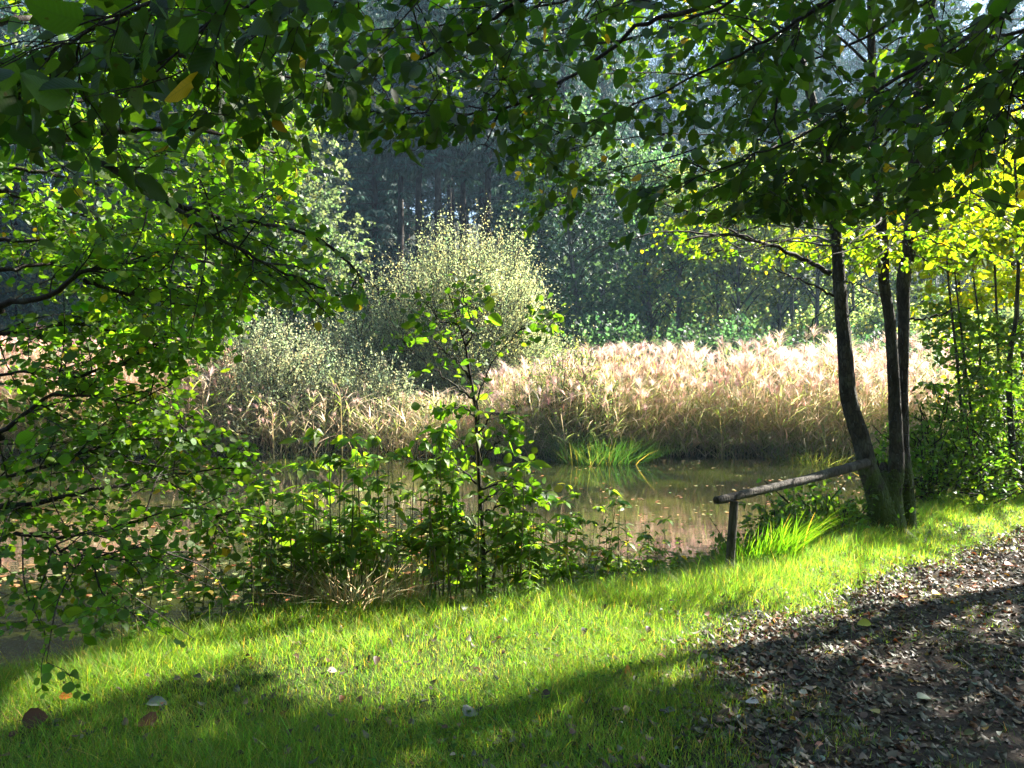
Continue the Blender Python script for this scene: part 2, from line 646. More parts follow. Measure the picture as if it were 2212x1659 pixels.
# ------------------------------------------------------------------ grass (stuff)
def blades(G, P, H, W, az, lean, C, bend=.5, segs=3):
    """Curved tapering blades, each a ribbon of SEGS quads."""
    m = len(P)
    t = np.linspace(0, 1, segs + 1)
    d = np.stack([np.cos(az), np.sin(az), 0 * az], -1)
    s = np.stack([-np.sin(az), np.cos(az), 0 * az], -1)
    tw = np.stack([np.cos(az + .9), np.sin(az + .9), 0 * az], -1)
    V = np.zeros((m, segs + 1, 2, 3))
    for k, tk in enumerate(t):
        h = (lean * tk + bend * lean * tk * tk)
        c = P + d * (H * h)[:, None] * .8
        c[:, 2] += H * tk * (1 - .25 * np.minimum(lean, 1.6) * tk)
        w = W * (1 - tk ** 1.6) + .0004
        sd = s * (1 - tk) + tw * tk
        V[:, k, 0] = c - sd * w[:, None] * .5
        V[:, k, 1] = c + sd * w[:, None] * .5
    n = (segs + 1) * 2
    q = np.array([(2 * k, 2 * k + 1, 2 * k + 3, 2 * k + 2) for k in range(segs)])
    Q = (q[None] + (np.arange(m) * n)[:, None, None]).reshape(-1, 4)
    G.add(V.reshape(-1, 3), Q, None, np.repeat(C, n, axis=0))


def make_grass():
    rng = np.random.default_rng(21)
    G = Geo()
    N0 = 900000
    y = 2.3 + (9.5 - 2.3) * rng.random(N0) ** 1.25
    x = (rng.random(N0) * 2 - 1) * (0.72 * y + .5)
    d = y - edge_y(x)
    lush = fbm(x, y, 1.1, 11)
    fine = fbm(x, y, 6, 12)
    dens = np.clip(.45 + 1.3 * (lush - .28) + .9 * (fine - .45), .35, 1)
    pth = on_path(x, y)
    dens = dens * (1 - .97 * pth * np.where((fbm(x, y, 2.6, 15) > .56), .55, 1))
    dens = np.where(d > -.05, dens * np.clip(1 - (d + .05) / .45, 0, 1), dens)
    dens = np.where(x > path_left(y) + 2.5, .5, dens)
    k = rng.random(N0) < dens
    x, y, d, lush, pth = x[k], y[k], d[k], lush[k], pth[k]
    n = len(x)
    z = height(x, y)
    edge = np.exp(-((d + .25) / .35) ** 2)
    H = (.028 + .058 * rng.random(n) ** 1.5) * (.65 + 1.0 * lush) * (1 + .7 * edge) * (1 - .3 * pth)
    tall = rng.random(n) < .012
    H[tall] *= 1.9
    W = .0014 + .0020 * rng.random(n)
    C = varied(rng, n, (.155, .255, .034), .34, .16, alt=(.30, .26, .12), pa=.13)
    C *= (.75 + .5 * fbm(x, y, .8, 30))[:, None]
    blades(G, np.stack([x, y, z - .005], -1), H, W, rng.random(n) * 2 * np.pi, .25 + .9 * rng.random(n) ** 1.3, C)
    n = 26000
    y = 2.4 + 5.5 * rng.random(n)
    x = (rng.random(n) * 2 - 1) * .72 * y
    k = (y - edge_y(x) < -.05) & (on_path(x, y) < .35) & (fbm(x, y, 2.4, 60) > .53)
    x, y = x[k], y[k]
    n = len(x)
    a = rng.random(n) * 6.28
    add_leaves(G, leaf_tpl(3, .45, .6, .8, .2, .1), np.stack([x, y, height(x, y) + .015 + .045 * rng.random(n)], -1),
               np.stack([np.cos(a), np.sin(a), .2 + 0 * a], -1), np.stack([rng.normal(0, .3, n), rng.normal(0, .3, n), np.ones(n)], -1),
               .012 + .014 * rng.random(n), varied(rng, n, (.07, .14, .025), .25))
    o = G.obj("grass", M['grass'])
    tag(o, "short bright green grass covering the near bank of the pond", "grass", kind="stuff")


make_grass()


# ------------------------------------------------------------------ litter and fallen leaves
def make_litter():
    rng = np.random.default_rng(31)
    G = Geo()
    n0 = 80000
    y = 2.3 + 8 * rng.random(n0) ** 1.2
    x = path_left(y) - .9 + rng.random(n0) * 4.2
    p = on_path(x, y)
    k = rng.random(n0) < .07 + .93 * p * (.5 + .8 * fbm(x, y, 2.2, 40))
    k &= (y - edge_y(x)) < -.1
    x, y = x[k], y[k]
    # leaves lying in the grass as well
    m = 1100
    y2 = 2.4 + 3.6 * rng.random(m)
    x2 = (rng.random(m) * 2 - 1) * .7 * y2
    ok = (y2 - edge_y(x2)) < 0
    x, y = np.concatenate([x, x2[ok]]), np.concatenate([y, y2[ok]])
    # and round the foot of the tree
    n = len(x)
    z = height(x, y) + .008 + .022 * rng.random(n) + np.where(np.arange(n) >= n - ok.sum(), .035 * rng.random(n), 0)
    a = rng.random(n) * 2 * np.pi
    A = np.stack([np.cos(a), np.sin(a), rng.normal(0, .22, n)], -1)
    N = np.stack([rng.normal(0, .35, n), rng.normal(0, .35, n), np.where(rng.random(n) < .5, 1., -1.)], -1)
    C = varied(rng, n, (.078, .056, .041), .55, .10, alt=(.19, .165, .13), pa=.10)
    y_ = rng.random(n)
    C[y_ < .015] = (.40, .22, .02)
    C[(y_ > .015) & (y_ < .05)] = (.20, .07, .025)
    C[(y_ > .05) & (y_ < .08)] = (.10, .12, .05)
    S = .018 + .036 * rng.random(n) ** 1.3
    S[n - ok.sum():] *= 1.05
    add_leaves(G, LITTER, np.stack([x, y, z], -1) - A * (S * .5)[:, None], A, N, S, C)
    tag(G.obj("leaf_litter", M['dry']), "brown dead leaf litter strewn over the path and the grass", "leaf litter", kind="stuff")
    # floating leaves and duckweed flecks
    F = Geo()
    n = 9500
    y = 4 + 15.2 * rng.random(n)
    x = (rng.random(n) * 2 - 1) * (.75 * y + 1)
    left = (x < -1.0) & (y < 12)
    big = fbm(x, y * 1.7, .5, 50)
    k = np.where(left, big > .40, (big > .50) & (fbm(x, y * 1.5, 1.6, 54) > .52))
    k &= (y - edge_y(x) > .9) & (y < far_y(x) - .3)
    x, y = x[k], y[k]
    n = len(x)
    a = rng.random(n) * 2 * np.pi
    A = np.stack([np.cos(a), np.sin(a), 0 * a], -1)
    Nn = np.stack([rng.normal(0, .06, n), rng.normal(0, .06, n), np.ones(n)], -1)
    near = y < 11
    S = np.where(near, .05 + .06 * rng.random(n), .03 + .06 * rng.random(n))
    C = varied(rng, n, (.22, .12, .05), .35, .1, alt=(.22, .22, .08), pa=.5)
    add_leaves(F, leaf_tpl(4, .36, .48, .8, .12, .05), np.stack([x, y, np.full(n, WATER_Z + .006)], -1), A, Nn, S, C)
    tag(F.obj("floating_leaves", M['dry']), "scattered fallen leaves floating on the pond water", "floating leaves", kind="stuff")


make_litter()


def fallen_leaf(px, py, size, col, ang, tilt, label, curl=.3):
    rng = np.random.default_rng(int(px * 7 + py))
    p = gp(px, py, .02)
    p[2] = height(p[0], p[1]) + .045
    G = Geo()
    tpl = leaf_tpl(9, .36, .46, .75, curl, .2, .05, .18)
    A = np.array([[math.cos(ang), math.sin(ang), .1]])
    N = np.array([[math.sin(tilt) * .5, -math.sin(tilt), math.cos(tilt)]])
    add_leaves(G, tpl, np.array([[0, 0, 0.]]) - A * size * .5, A, N, [size], [col])
    o = G.obj("fallen_leaf", M['dry'])
    o.location = p
    tag(o, label, "fallen leaf", "single fallen leaves on the near bank")


for a in [
    (2021, 1295, .085, (.50, .36, .03), .3, .3, "round lemon yellow leaf lying at the sunlit edge of the path"),
    (1950, 1299, .075, (.60, .20, .02), 1.2, .3, "orange leaf lying flat where grass meets the path"),
    (1871, 1352, .095, (.42, .42, .05), 2.9, .5, "long yellow green leaf on the dark path"),
    (1891, 1539, .07, (.42, .34, .12), 2.0, .2, "narrow straw coloured leaf on the dark leaf litter"),
    (1993, 1509, .09, (.17, .22, .15), .2, .1, "pale grey green oval leaf on the dark leaf litter"),
    (1628, 1531, .075, (.55, .50, .48), 2.7, .2, "bleached whitish leaf in a sun fleck at the grass edge"),
    (1356, 1475, .085, (.45, .17, .02), .8, 1.1, "orange brown leaf standing upright in the shadow edge of the grass"),
    (67, 1569, .12, (.10, .05, .03), .25, .9, "big curled dark brown leaf in the grass, farthest left"),
    (333, 1531, .11, (.16, .19, .17), .15, .15, "grey green leaf lying flat on the shaded grass"),
    (320, 1576, .13, (.13, .06, .03), 2.8, .4, "crumpled reddish brown leaf in shaded grass below the grey one"),
    (138, 1517, .07, (.40, .12, .02), .1, .5, "small rust orange leaf in the lit grass by the pond"),
    (1013, 1549, .11, (.17, .18, .16), .9, .4, "silvery grey leaf resting on shaded grass mid foreground"),
    (2178, 1224, .10, (.42, .10, .02), .1, .3, "red orange leaf on the far sunlit stretch of path"),
    (1745, 1500, .08, (.20, .17, .15), 1.9, .6, "grey brown curled leaf at the near corner of the path"),
]:
    fallen_leaf(*a)


def stick(pts, r, label):
    p = [gp(x, y, .03) for x, y in pts]
    for q in p:
        q[2] = height(q[0], q[1]) + .035
    base = p[0].copy()
    G = Geo()
    rng = np.random.default_rng(3)
    c = cr(np.array(p) - base, 14)
    c += rng.normal(0, .003, c.shape)
    tube(G, c, np.linspace(r, r * .6, 14), 7, wob=.2, rng=rng)
    d = c[8] - c[7]
    side = np.array([d[1], -d[0], .01])
    tube(G, cr([c[8], c[8] + unit(side) * .05 + unit(d) * .05], 4), np.linspace(r * .5, r * .25, 4), 5)
    o = G.obj("stick", M['pale_twig'])
    o.location = base
    tag(o, label, "stick")


stick([(2055, 1412), (2080, 1422), (2108, 1440)], .009, "short pale stick lying across the upper part of the path")
stick([(2126, 1466), (2160, 1502), (2205, 1536)], .010, "longer pale stick lying on leaf litter by the right edge")

# ------------------------------------------------------------------ keep-clear rules for the near canopy
WINDOW = [(735, 290), (800, 340), (900, 330), (985, 315), (1080, 300), (1110, 400), (1105, 480), (1160, 575), (1240, 570), (1390, 620), (1440, 500),
          (1560, 485), (1800, 490), (1985, 500), (2260, 520), (2260, 700), (1990, 640), (1960, 900), (1900, 1170), (1480, 1230), (1160, 960), (900, 960), (700, 1000), (565, 1000), (560, 920),
          (440, 860), (450, 790), (540, 720), (560, 650), (690, 700), (800, 665), (790, 600), (740, 500), (640, 410), (690, 350)]
WINDOW_LOW = [(1380, 400), (2230, 400), (2230, 585), (1985, 590), (1800, 590), (1560, 570), (1450, 550)]
low_ok = [False]
LIT = [gp(*p)[:2] for p in [(0, 1510), (200, 1420), (560, 1340), (900, 1310), (1200, 1310), (1500, 1270), (1700, 1240), (1990, 1180), (2212, 1180), (2212, 1275),
                            (2060, 1290), (1880, 1290), (1720, 1345), (1600, 1470), (1450, 1500), (1330, 1480), (1100, 1560), (700, 1530), (560, 1420), (330, 1490), (0, 1580)]]


def shadow_xy(p, z=.05):
    p = np.atleast_2d(p)
    t = (p[:, 2] - z) / SD[2]
    return p[:, :2] - SD[None, :2] * t[:, None]


FLECKS = [(gp(x, y)[0], gp(x, y)[1], r) for x, y, r in ((1628, 1531, .20), (1800, 1400, .22), (1960, 1430, .24), (2120, 1330, .35), (1780, 1560, .14), (2080, 1500, .16))]
own_alder = [False]


def allowed(p, rng, clear=True, lit=True):
    p = np.asarray(p, float)
    if p[1] > .1 and clear:
        u = proj(p)[None]
        if inside(WINDOW, u)[0] and not (low_ok[0] and inside(WINDOW_LOW, u)[0]) and rng.random() < .97:
            return False
    if np.linalg.norm(p - np.array([0, 0, CAM_H])) < 1.2:
        return False
    if lit and inside(LIT, shadow_xy(p))[0]:
        return False
    if lit:
        q = shadow_xy(p)[0]
        for cx, cyy, rr in FLECKS:
            if (q[0] - cx) ** 2 + (q[1] - cyy) ** 2 < rr * rr and rng.random() < .92:
                return False
    if lit and not own_alder[0]:
        t = (p[1] - 4.5) / SD[1]
        if t > 0:
            q = p - SD * t
            u = proj(q[None])[0]
            if -200 < u[0] < 760 and 60 < u[1] < 1150 and rng.random() < .97:
                return False
        t = (p[1] - 6.8) / SD[1]
        if t > .7:
            u = proj((p - SD * t)[None])[0]
            if 1380 < u[0] < 2100 and 400 < u[1] < 620 and rng.random() < .88:
                return False
        t = (p[1] - 8.8) / SD[1]
        if t > 1:
            u = proj((p - SD * t)[None])[0]
            if 1700 < u[0] < 2350 and 300 < u[1] < 660 and rng.random() < .85:
                return False
        for z, (xa, xb, ya, yb) in ((.7, (-2.2, 1.5, 4.6, 6.6)), (1.7, (-.8, .3, 5.3, 6.2)), (.6, (1.6, 3.6, 6.3, 8.0)), (-.65, (-6, -1.6, 5.2, 10))):
            q = shadow_xy(p, z)[0]
            if p[2] > z + .5 and xa < q[0] < xb and ya < q[1] < yb and rng.random() < .99:
                return False
    return True


class Foliage:
    def __init__(s):
        s.T = Geo()
        s.P, s.A, s.N, s.S = [], [], [], []

    def spray(s, p0, d, length, rng, size, spacing, droop=.35, r=.0022, nrm=.6, flat=False):
        k = max(3, int(length / spacing))
        st = length / k
        pts = [np.asarray(p0, float)]
        d = unit(d)
        for i in range(k):
            d = unit(d + np.array([0, 0, -droop * st * 2.0]) + rng.normal(0, .10, 3))
            pts.append(pts[-1] + d * st)
        pts = np.array(pts)
        tube(s.T, pts, np.linspace(r, r * .4, len(pts)), 3, cap=False)
        upv = unit(np.array([0, 0, 1.]) + rng.normal(0, .35, 3))
        for i in range(1, len(pts)):
            tdir = unit(pts[i] - pts[i - 1])
            sd = unit(np.cross(tdir, upv)) * (1 if i % 2 else -1)
            if i == len(pts) - 1:
                a = tdir + rng.normal(0, .2, 3)
            else:
                a = sd * .85 + tdir * .55 + np.array([0, 0, -.35]) + rng.normal(0, .22, 3)
            s.P.append(pts[i])
            s.A.append(a)
            s.N.append(upv * .75 + rng.normal(0, nrm, 3))
            s.S.append(size * math.exp(rng.normal(-.03, .30)))

    def branch(s, pts, r0, r1, rng, subs, sub_len, sprays, spr_len, size, spacing, droop=.35, t0=.1, clear=True, lit=True, sub_r=.005, spread=.6, updown=(-.35, .35), nrm=.6, tip=True, res=26, sides=6, skip=False):
        p = cr(pts, res)
        p[1:-1] += rng.normal(0, .006, (res - 2, 3))
        if skip:
            h = p[res // 3:]
            f = inside(LIT, shadow_xy(h)).mean()
            q = shadow_xy(h, .7)
            f += ((q[:, 0] > -2.2) & (q[:, 0] < 1.5) & (q[:, 1] > 4.6) & (q[:, 1] < 6.6)).mean()
            if f > .3:
                return
        tube(s.T, p, np.linspace(r0, r1, res), sides, wob=.12, rng=rng)
        tn = unit(np.gradient(p, axis=0))
        starts = np.sort(t0 + (1 - t0) * rng.random(subs) ** .85)
        for q, t in enumerate(starts):
            i = int(t * (res - 1))
            upv = np.array([0, 0, 1.])
            sd = unit(np.cross(tn[i], upv) + 1e-6) * (1 if q % 2 else -1)
            d = unit(tn[i] * (.35 + .5 * rng.random()) + sd * spread + upv * rng.uniform(*updown) + rng.normal(0, .25, 3))
            ln = sub_len * (1.15 - .55 * t) * (.6 + .7 * rng.random())
            e = p[i] + d * ln
            if not allowed(e, rng, clear, False):
                ln *= .5
                e = p[i] + d * ln
                if not allowed(e, rng, clear, False):
                    continue
            sp = cr([p[i], p[i] + d * ln * .5 + rng.normal(0, .03, 3), e + np.array([0, 0, -.10 * ln])], 9)
            made = 0
            dirs = unit(np.gradient(sp, axis=0))
            for z in range(sprays):
                f = (z + .6 + .4 * rng.random()) / (sprays + .4)
                j = min(8, int(f * 8.99))
                s2 = unit(np.cross(dirs[j], upv) + 1e-6) * (1 if z % 2 else -1)
                dd = dirs[j] * .55 + s2 * .7 + rng.normal(0, .3, 3) + np.array([0, 0, -.1])
                L_ = spr_len * (.6 + .7 * rng.random())
                if not allowed(sp[j] + unit(dd) * L_ * .6, rng, clear, lit):
                    continue
                s.spray(sp[j], dd, L_, rng, size, spacing, droop, nrm=nrm)
                made += 1
            if made:
                tube(s.T, sp, np.linspace(sub_r, sub_r * .35, 9), 4, cap=False)
        if tip and allowed(p[-1], rng, clear, lit):
            for z in range(3):
                s.spray(p[-1 - z], tn[-1] + rng.normal(0, .3, 3), spr_len, rng, size, spacing, droop, nrm=nrm)

    def leaves(s, tpl, rng, base, val=.22, alt=None, pa=0.0, clear=True, lit=True):
        G = Geo()
        if not s.P:
            return G
        P, A, N, S = np.array(s.P), np.array(s.A), np.array(s.N), np.array(s.S)
        if clear:
            tip = P + unit(A) * S[:, None]
            u = proj(tip)
            hid = inside(WINDOW, u)
            if low_ok[0]:
                hid &= ~inside(WINDOW_LOW, u)
            k = ~(hid & (rng.random(len(P)) < .85))
            k &= np.linalg.norm(P - np.array([0, 0, CAM_H]), axis=1) > 1.25
            P, A, N, S = P[k], A[k], N[k], S[k]
        if lit:
            tip = P + unit(A) * S[:, None] * .6
            k = ~(inside(LIT, shadow_xy(tip)) & (rng.random(len(P)) < .96))
            P, A, N, S = P[k], A[k], N[k], S[k]
        C = varied(rng, len(P), base, val, 0, alt, pa)
        w = rng.integers(0, 4, len(P))
        for k in range(4):
            V, q, l = tpl
            V = V.copy()
            V[:, 2] = V[:, 2] * (.3, 1.0, 1.8, -.8)[k]
            V[:, 0] = V[:, 0] * (1.0, .85, 1.12, .95)[k] + (.0, .10, -.08, .04)[k] * np.sin(V[:, 1] * 3.0)
            m = w == k
            add_leaves(G, (V, q, l), P[m], A[m], N[m], S[m], C[m])
        return G


def rel_tree(name, label, cat, base, group=None):
    return thing(name, label, cat, base, group)


# ------------------------------------------------------------------ the leaning alder that fills the left
def make_left_alder():
    rng = np.random.default_rng(101)
    base = np.array([-4.75, 4.6, float(height(-4.75, 4.6)) - .05])
    t = rel_tree("alder_tree", "alder with round sunlit leaves whose long branches reach in from the left over the pond", "tree", base)
    G = Geo()
    trunk = cr([base, base + (-.05, .05, 1.2), base + (.1, .1, 2.6), base + (-.1, .2, 4.2), base + (-.4, .3, 6.5)], 40)
    tube(G, trunk, np.linspace(.17, .06, 40), 12, wob=.1, rng=rng)
    G.obj("trunk", M['bark'], t)
    F = Foliage()
    main = [
        ([(-60, 170, 3.9), (0, 153, 3.8), (180, 137, 3.6), (253, 107, 3.5), (340, 115, 3.5), (470, 130, 3.7), (640, 170, 4.0)], .026),
        ([(253, 107, 3.5), (290, 60, 3.5), (410, 0, 3.6), (520, -70, 3.7)], .014),
        ([(-60, 300, 4.2), (0, 303, 4.1), (150, 296, 3.9), (250, 283, 3.8), (330, 277, 3.9), (440, 280, 4.1), (530, 310, 4.3), (650, 340, 4.6)], .026),
        ([(60, 300, 4.0), (140, 318, 3.9), (280, 385, 3.8), (360, 435, 3.8), (480, 470, 3.9), (610, 490, 4.1), (720, 540, 4.3), (790, 610, 4.5)], .022),
        ([(360, 435, 3.8), (450, 500, 3.7), (560, 560, 3.6), (660, 610, 3.7), (740, 640, 3.8)], .012),
        ([(-60, 690, 4.0), (0, 660, 3.9), (100, 640, 3.8), (180, 590, 3.8), (260, 570, 3.9), (400, 560, 4.1), (520, 590, 4.3)], .020),
        ([(180, 605, 3.8), (280, 633, 3.9), (380, 620, 4.2), (480, 640, 4.5)], .012),
        ([(-60, 730, 4.4), (0, 720, 4.4), (90, 715, 4.4), (150, 700, 4.5), (250, 715, 4.6), (400, 730, 4.8)], .016),
        ([(100, 830, 4.6), (250, 790, 4.5), (290, 770, 4.5), (330, 745, 4.6), (450, 748, 4.8)], .012),
        ([(-60, 960, 4.3), (0, 930, 4.2), (60, 890, 4.2), (130, 850, 4.2), (280, 870, 4.5), (420, 900, 4.8)], .018),
        ([(-60, 1040, 4.6), (0, 1030, 4.5), (130, 1000, 4.4), (230, 960, 4.5), (380, 950, 4.7), (520, 970, 5.0)], .016),
        ([(-60, 1105, 4.3), (0, 1095, 4.2), (150, 1070, 4.2), (270, 1045, 4.3), (400, 1020, 4.6), (540, 1010, 4.8)], .018),
        ([(-60, 1150, 4.1), (60, 1160, 4.0), (200, 1150, 4.1), (300, 1125, 4.2), (420, 1110, 4.5), (520, 1130, 4.7)], .014),
        ([(60, 1165, 4.0), (150, 1190, 3.9), (260, 1210, 3.9), (380, 1190, 4.1)], .010),
        ([(-60, 420, 4.6), (60, 430, 4.7), (200, 470, 5.0), (340, 500, 5.3), (480, 520, 5.6)], .018),
        ([(-60, 520, 5.0), (60, 520, 5.0), (180, 530, 5.2), (320, 600, 5.4), (470, 700, 5.6)], .018),
        ([(-60, 60, 4.4), (100, 40, 4.6), (300, 50, 5.0), (480, 90, 5.4), (650, 150, 5.8)], .022),
        ([(-60, -60, 4.4), (100, -70, 4.6), (300, -40, 5.0), (500, -10, 5.4), (700, 60, 5.8)], .022),
        ([(-60, 220, 5.0), (120, 220, 5.2), (300, 210, 5.6), (480, 220, 6.0), (640, 260, 6.4)], .020),
        ([(-60, 820, 5.0), (80, 800, 5.0), (200, 810, 5.2), (340, 840, 5.4)], .014),
        ([(-60, 590, 4.4), (60, 575, 4.4), (180, 560, 4.6), (330, 545, 4.8), (470, 540, 5.0), (600, 560, 5.2)], .016),
        ([(-60, 380, 4.2), (80, 370, 4.2), (220, 400, 4.4), (360, 380, 4.8), (500, 400, 5.2), (620, 430, 5.4)], .016),
    ]
    for pts, r in main:
        w = [at(*p) for p in pts]
        if pts[0][0] < 0:
            i = int(np.argmin(np.abs(trunk[:, 2] - (w[0][2] - .15))))
            w = [trunk[i]] + w
        F.branch(w, r, r * .25, rng, 15, .60, 7, .23, .043, .026, droop=.3, t0=.16 if pts[0][0] < 0 else .02, updown=(-.5, .5))
    F.T.obj("branches", M['twig'], t)
    F.leaves(ALDER, rng, (.062, .118, .014), .25, (.20, .15, .02), .012).obj("foliage", M['leaf_alder'], t)
    # bare pale dead twigs caught by the sun near the top left
    D = Geo()
    for pts in ([(350, 247, 4.6), (395, 242, 4.6), (410, 220, 4.6), (430, 205, 4.6), (448, 175, 4.6)], [(375, 228, 4.7), (400, 222, 4.7), (440, 212, 4.7)],
                [(395, 240, 4.6), (470, 262, 4.6), (520, 258, 4.5), (540, 230, 4.5)], [(470, 175, 4.8), (480, 195, 4.8), (520, 225, 4.8), (570, 245, 4.8)]):
        tube(D, cr([at(*p) for p in pts], 14), np.linspace(.008, .003, 14), 5)
    D.obj("dead_twigs", M['pale_twig'], t)


own_alder[0] = True
make_left_alder()
own_alder[0] = False


# ------------------------------------------------------------------ the hornbeam overhead: big dark leaves along the top
def make_overhead():
    rng = np.random.default_rng(202)
    base = np.array([4.1, 1.6, float(height(4.1, 1.6)) - .05])
    t = rel_tree("hornbeam_tree", "hornbeam hanging its dark toothed leaves over the top of the view from the upper right", "tree", base)
    G = Geo()
    trunk = cr([base, base + (.0, .05, 1.5), base + (-.1, .1, 3.2), base + (-.2, .3, 5.5), base + (-.1, .6, 9.0)], 40)
    tube(G, trunk, np.linspace(.20, .07, 40), 14, wob=.1, rng=rng)
    G.obj("trunk", M['bark'], t)
    F = Foliage()
    main = [
        [(1900, -180, 2.0), (1640, -40, 2.1), (1470, 27, 2.1), (1393, 53, 2.1), (1237, 163, 2.2), (1140, 210, 2.2), (1047, 240, 2.25), (887, 248, 2.3), (790, 240, 2.35)],
        [(2100, -160, 2.2), (1960, -60, 2.2), (1800, 0, 2.2), (1725, 43, 2.2), (1632, 100, 2.3), (1475, 180, 2.4), (1330, 240, 2.5), (1180, 300, 2.6)],
        [(2300, 100, 2.1), (2212, 143, 2.2), (2052, 207, 2.3), (1842, 320, 2.4), (1642, 417, 2.5), (1525, 493, 2.6)],
        [(2250, -20, 1.9), (2180, 30, 2.0), (2050, 110, 2.0), (1900, 190, 2.1), (1740, 290, 2.2), (1600, 350, 2.3), (1440, 410, 2.5)],
        [(1850, -150, 2.5), (1760, -40, 2.5), (1735, 7, 2.5), (1708, 117, 2.4), (1675, 240, 2.4), (1692, 333, 2.4), (1700, 420, 2.4)],
        [(1700, -200, 1.9), (1400, -90, 1.9), (1150, -10, 1.9), (1000, 80, 2.0), (870, 140, 2.1), (740, 170, 2.2)],
        [(1500, -200, 1.9), (1200, -120, 1.8), (960, -60, 1.8), (800, -10, 1.8), (640, 30, 1.8), (500, 70, 1.9)],
        [(1200, -220, 1.7), (900, -150, 1.6), (640, -90, 1.6), (430, -30, 1.6), (260, 30, 1.7), (120, 110, 1.8), (20, 170, 1.9)],
        [(1000, -160, 1.9), (700, -60, 1.9), (520, 20, 1.9), (400, 90, 2.0), (330, 160, 2.1)],
        [(2300, 260, 2.4), (2180, 300, 2.4), (2060, 350, 2.5), (1950, 400, 2.6), (1860, 450, 2.7)],
        [(2320, -100, 1.7), (2240, 60, 1.7), (2200, 180, 1.8), (2150, 250, 1.9)],
        [(2000, -200, 2.6), (1700, -60, 2.7), (1450, 60, 2.8), (1250, 100, 3.0), (1050, 130, 3.2), (900, 190, 3.3)],
        [(2300, 20, 2.9), (2100, 100, 3.0), (1900, 200, 3.1), (1700, 260, 3.2), (1500, 320, 3.4), (1300, 380, 3.6), (1200, 430, 3.7)],
        [(2300, 190, 3.1), (2100, 260, 3.2), (1950, 330, 3.3), (1800, 400, 3.4), (1650, 470, 3.6)],
        [(1600, -160, 3.0), (1350, -40, 3.2), (1100, 30, 3.4), (900, 60, 3.6), (700, 110, 3.8)],
        [(2200, -150, 2.6), (2000, 0, 2.7), (1850, 90, 2.8), (1650, 170, 3.0), (1500, 240, 3.1)],
    ]
    for k, pts in enumerate(main):
        w = [at(x_, y_, d_ * (1.4 if k not in (7, 8) else 1.15)) for x_, y_, d_ in pts]
        i = int(np.argmin(np.abs(trunk[:, 2] - max(2.6, w[0][2] + .2))))
        w = [trunk[i], .55 * trunk[i] + .45 * w[0] + np.array([0, 0, .25])] + w
        F.branch(w, .014, .0022, rng, 13, .50, 5, .22, .062, .034, droop=.5, t0=.30, updown=(-.5, .2), sub_r=.0035, res=40, nrm=.55)
    F.T.obj("branches", M['twig'], t)
    F.leaves(BEAM, rng, (.026, .058, .008), .28, (.20, .13, .015), .012).obj("foliage", M['leaf_near'], t)
    # the upper crown, above the frame: it keeps the sun off these leaves and off the near path
    U = Foliage()
    for k in range(26):
        a = rng.random() * 2 * np.pi
        z0 = rng.uniform(3.2, 7.5)
        i = int(np.argmin(np.abs(trunk[:, 2] - z0)))
        ln = rng.uniform(2.2, 3.6)
        d = np.array([math.cos(a), math.sin(a), .25])
        if k < 13:
            d = np.array([rng.uniform(-.9, .3), rng.uniform(.2, 1.0), .3])
        d = unit(d)
        e = trunk[i] + d * ln
        pr_ = proj(e)
        U.branch([trunk[i], trunk[i] + d * ln * .5 + np.array([0, 0, .15]), e], .03, .006, rng, 10, .9, 6, .38, .11, .06, clear=False, lit=True, t0=.2, updown=(-.1, .5), res=18)
    U.T.obj("upper_branches", M['twig'], t)
    U.leaves(BEAM_LOW, rng, (.040, .080, .010), .2, (.24, .15, .015), .03).obj("upper_foliage", M['leaf'], t)


make_overhead()


# ------------------------------------------------------------------ tree of three stems on the bank, with its mossy foot
def trunk_mesh(G, pts, rads, rng, sides=26, res=90, rough=.07, flare=None, kink=0.0):
    p = cr(pts, res)
    if kink:
        w = cr(rng.normal(0, kink, (14, 3)), res) * np.minimum(1, np.linspace(0, 6, res))[:, None]
        w[:, 2] = 0
        p = p + w
    r = np.interp(np.linspace(0, 1, res), np.linspace(0, 1, len(rads)), rads)
    tn = unit(np.gradient(p, axis=0))
    x = unit(np.cross(tn, np.array([0., 1, .01])))
    y = np.cross(tn, x)
    a = np.arange(sides) * 2 * np.pi / sides
    s = np.linspace(0, 1, res)
    Ln = np.linalg.norm(p[-1] - p[0])
    A, Sx = np.meshgrid(a, s * Ln)
    k = rng.integers(1, 40)
    d = fbm(np.cos(A) * 3 + 9, np.sin(A) * 3 + Sx * 2.2, 1.0, k) - .5
    d2 = fbm(np.cos(A) * 14 + 9, np.sin(A) * 14 + Sx * 9, 1.0, k + 3) - .5
    rr = r[:, None] * (1 + rough * 3.0 * d + rough * 1.6 * d2)
    if flare:
        f = np.exp(-Sx / flare[0])
        rr = rr * (1 + f * flare[1] * (.55 + .45 * np.cos(A * flare[2] + k)))
    V = p[:, None] + rr[..., None] * (np.cos(a)[None, :, None] * x[:, None] + np.sin(a)[None, :, None] * y[:, None])
    i, j = np.meshgrid(np.arange(res - 1), np.arange(sides), indexing='ij')
    j2 = (j + 1) % sides
    q = np.stack([i * sides + j, i * sides + j2, (i + 1) * sides + j2, (i + 1) * sides + j], -1).reshape(-1, 4)
    G.add(V.reshape(-1, 3), q)
    return p


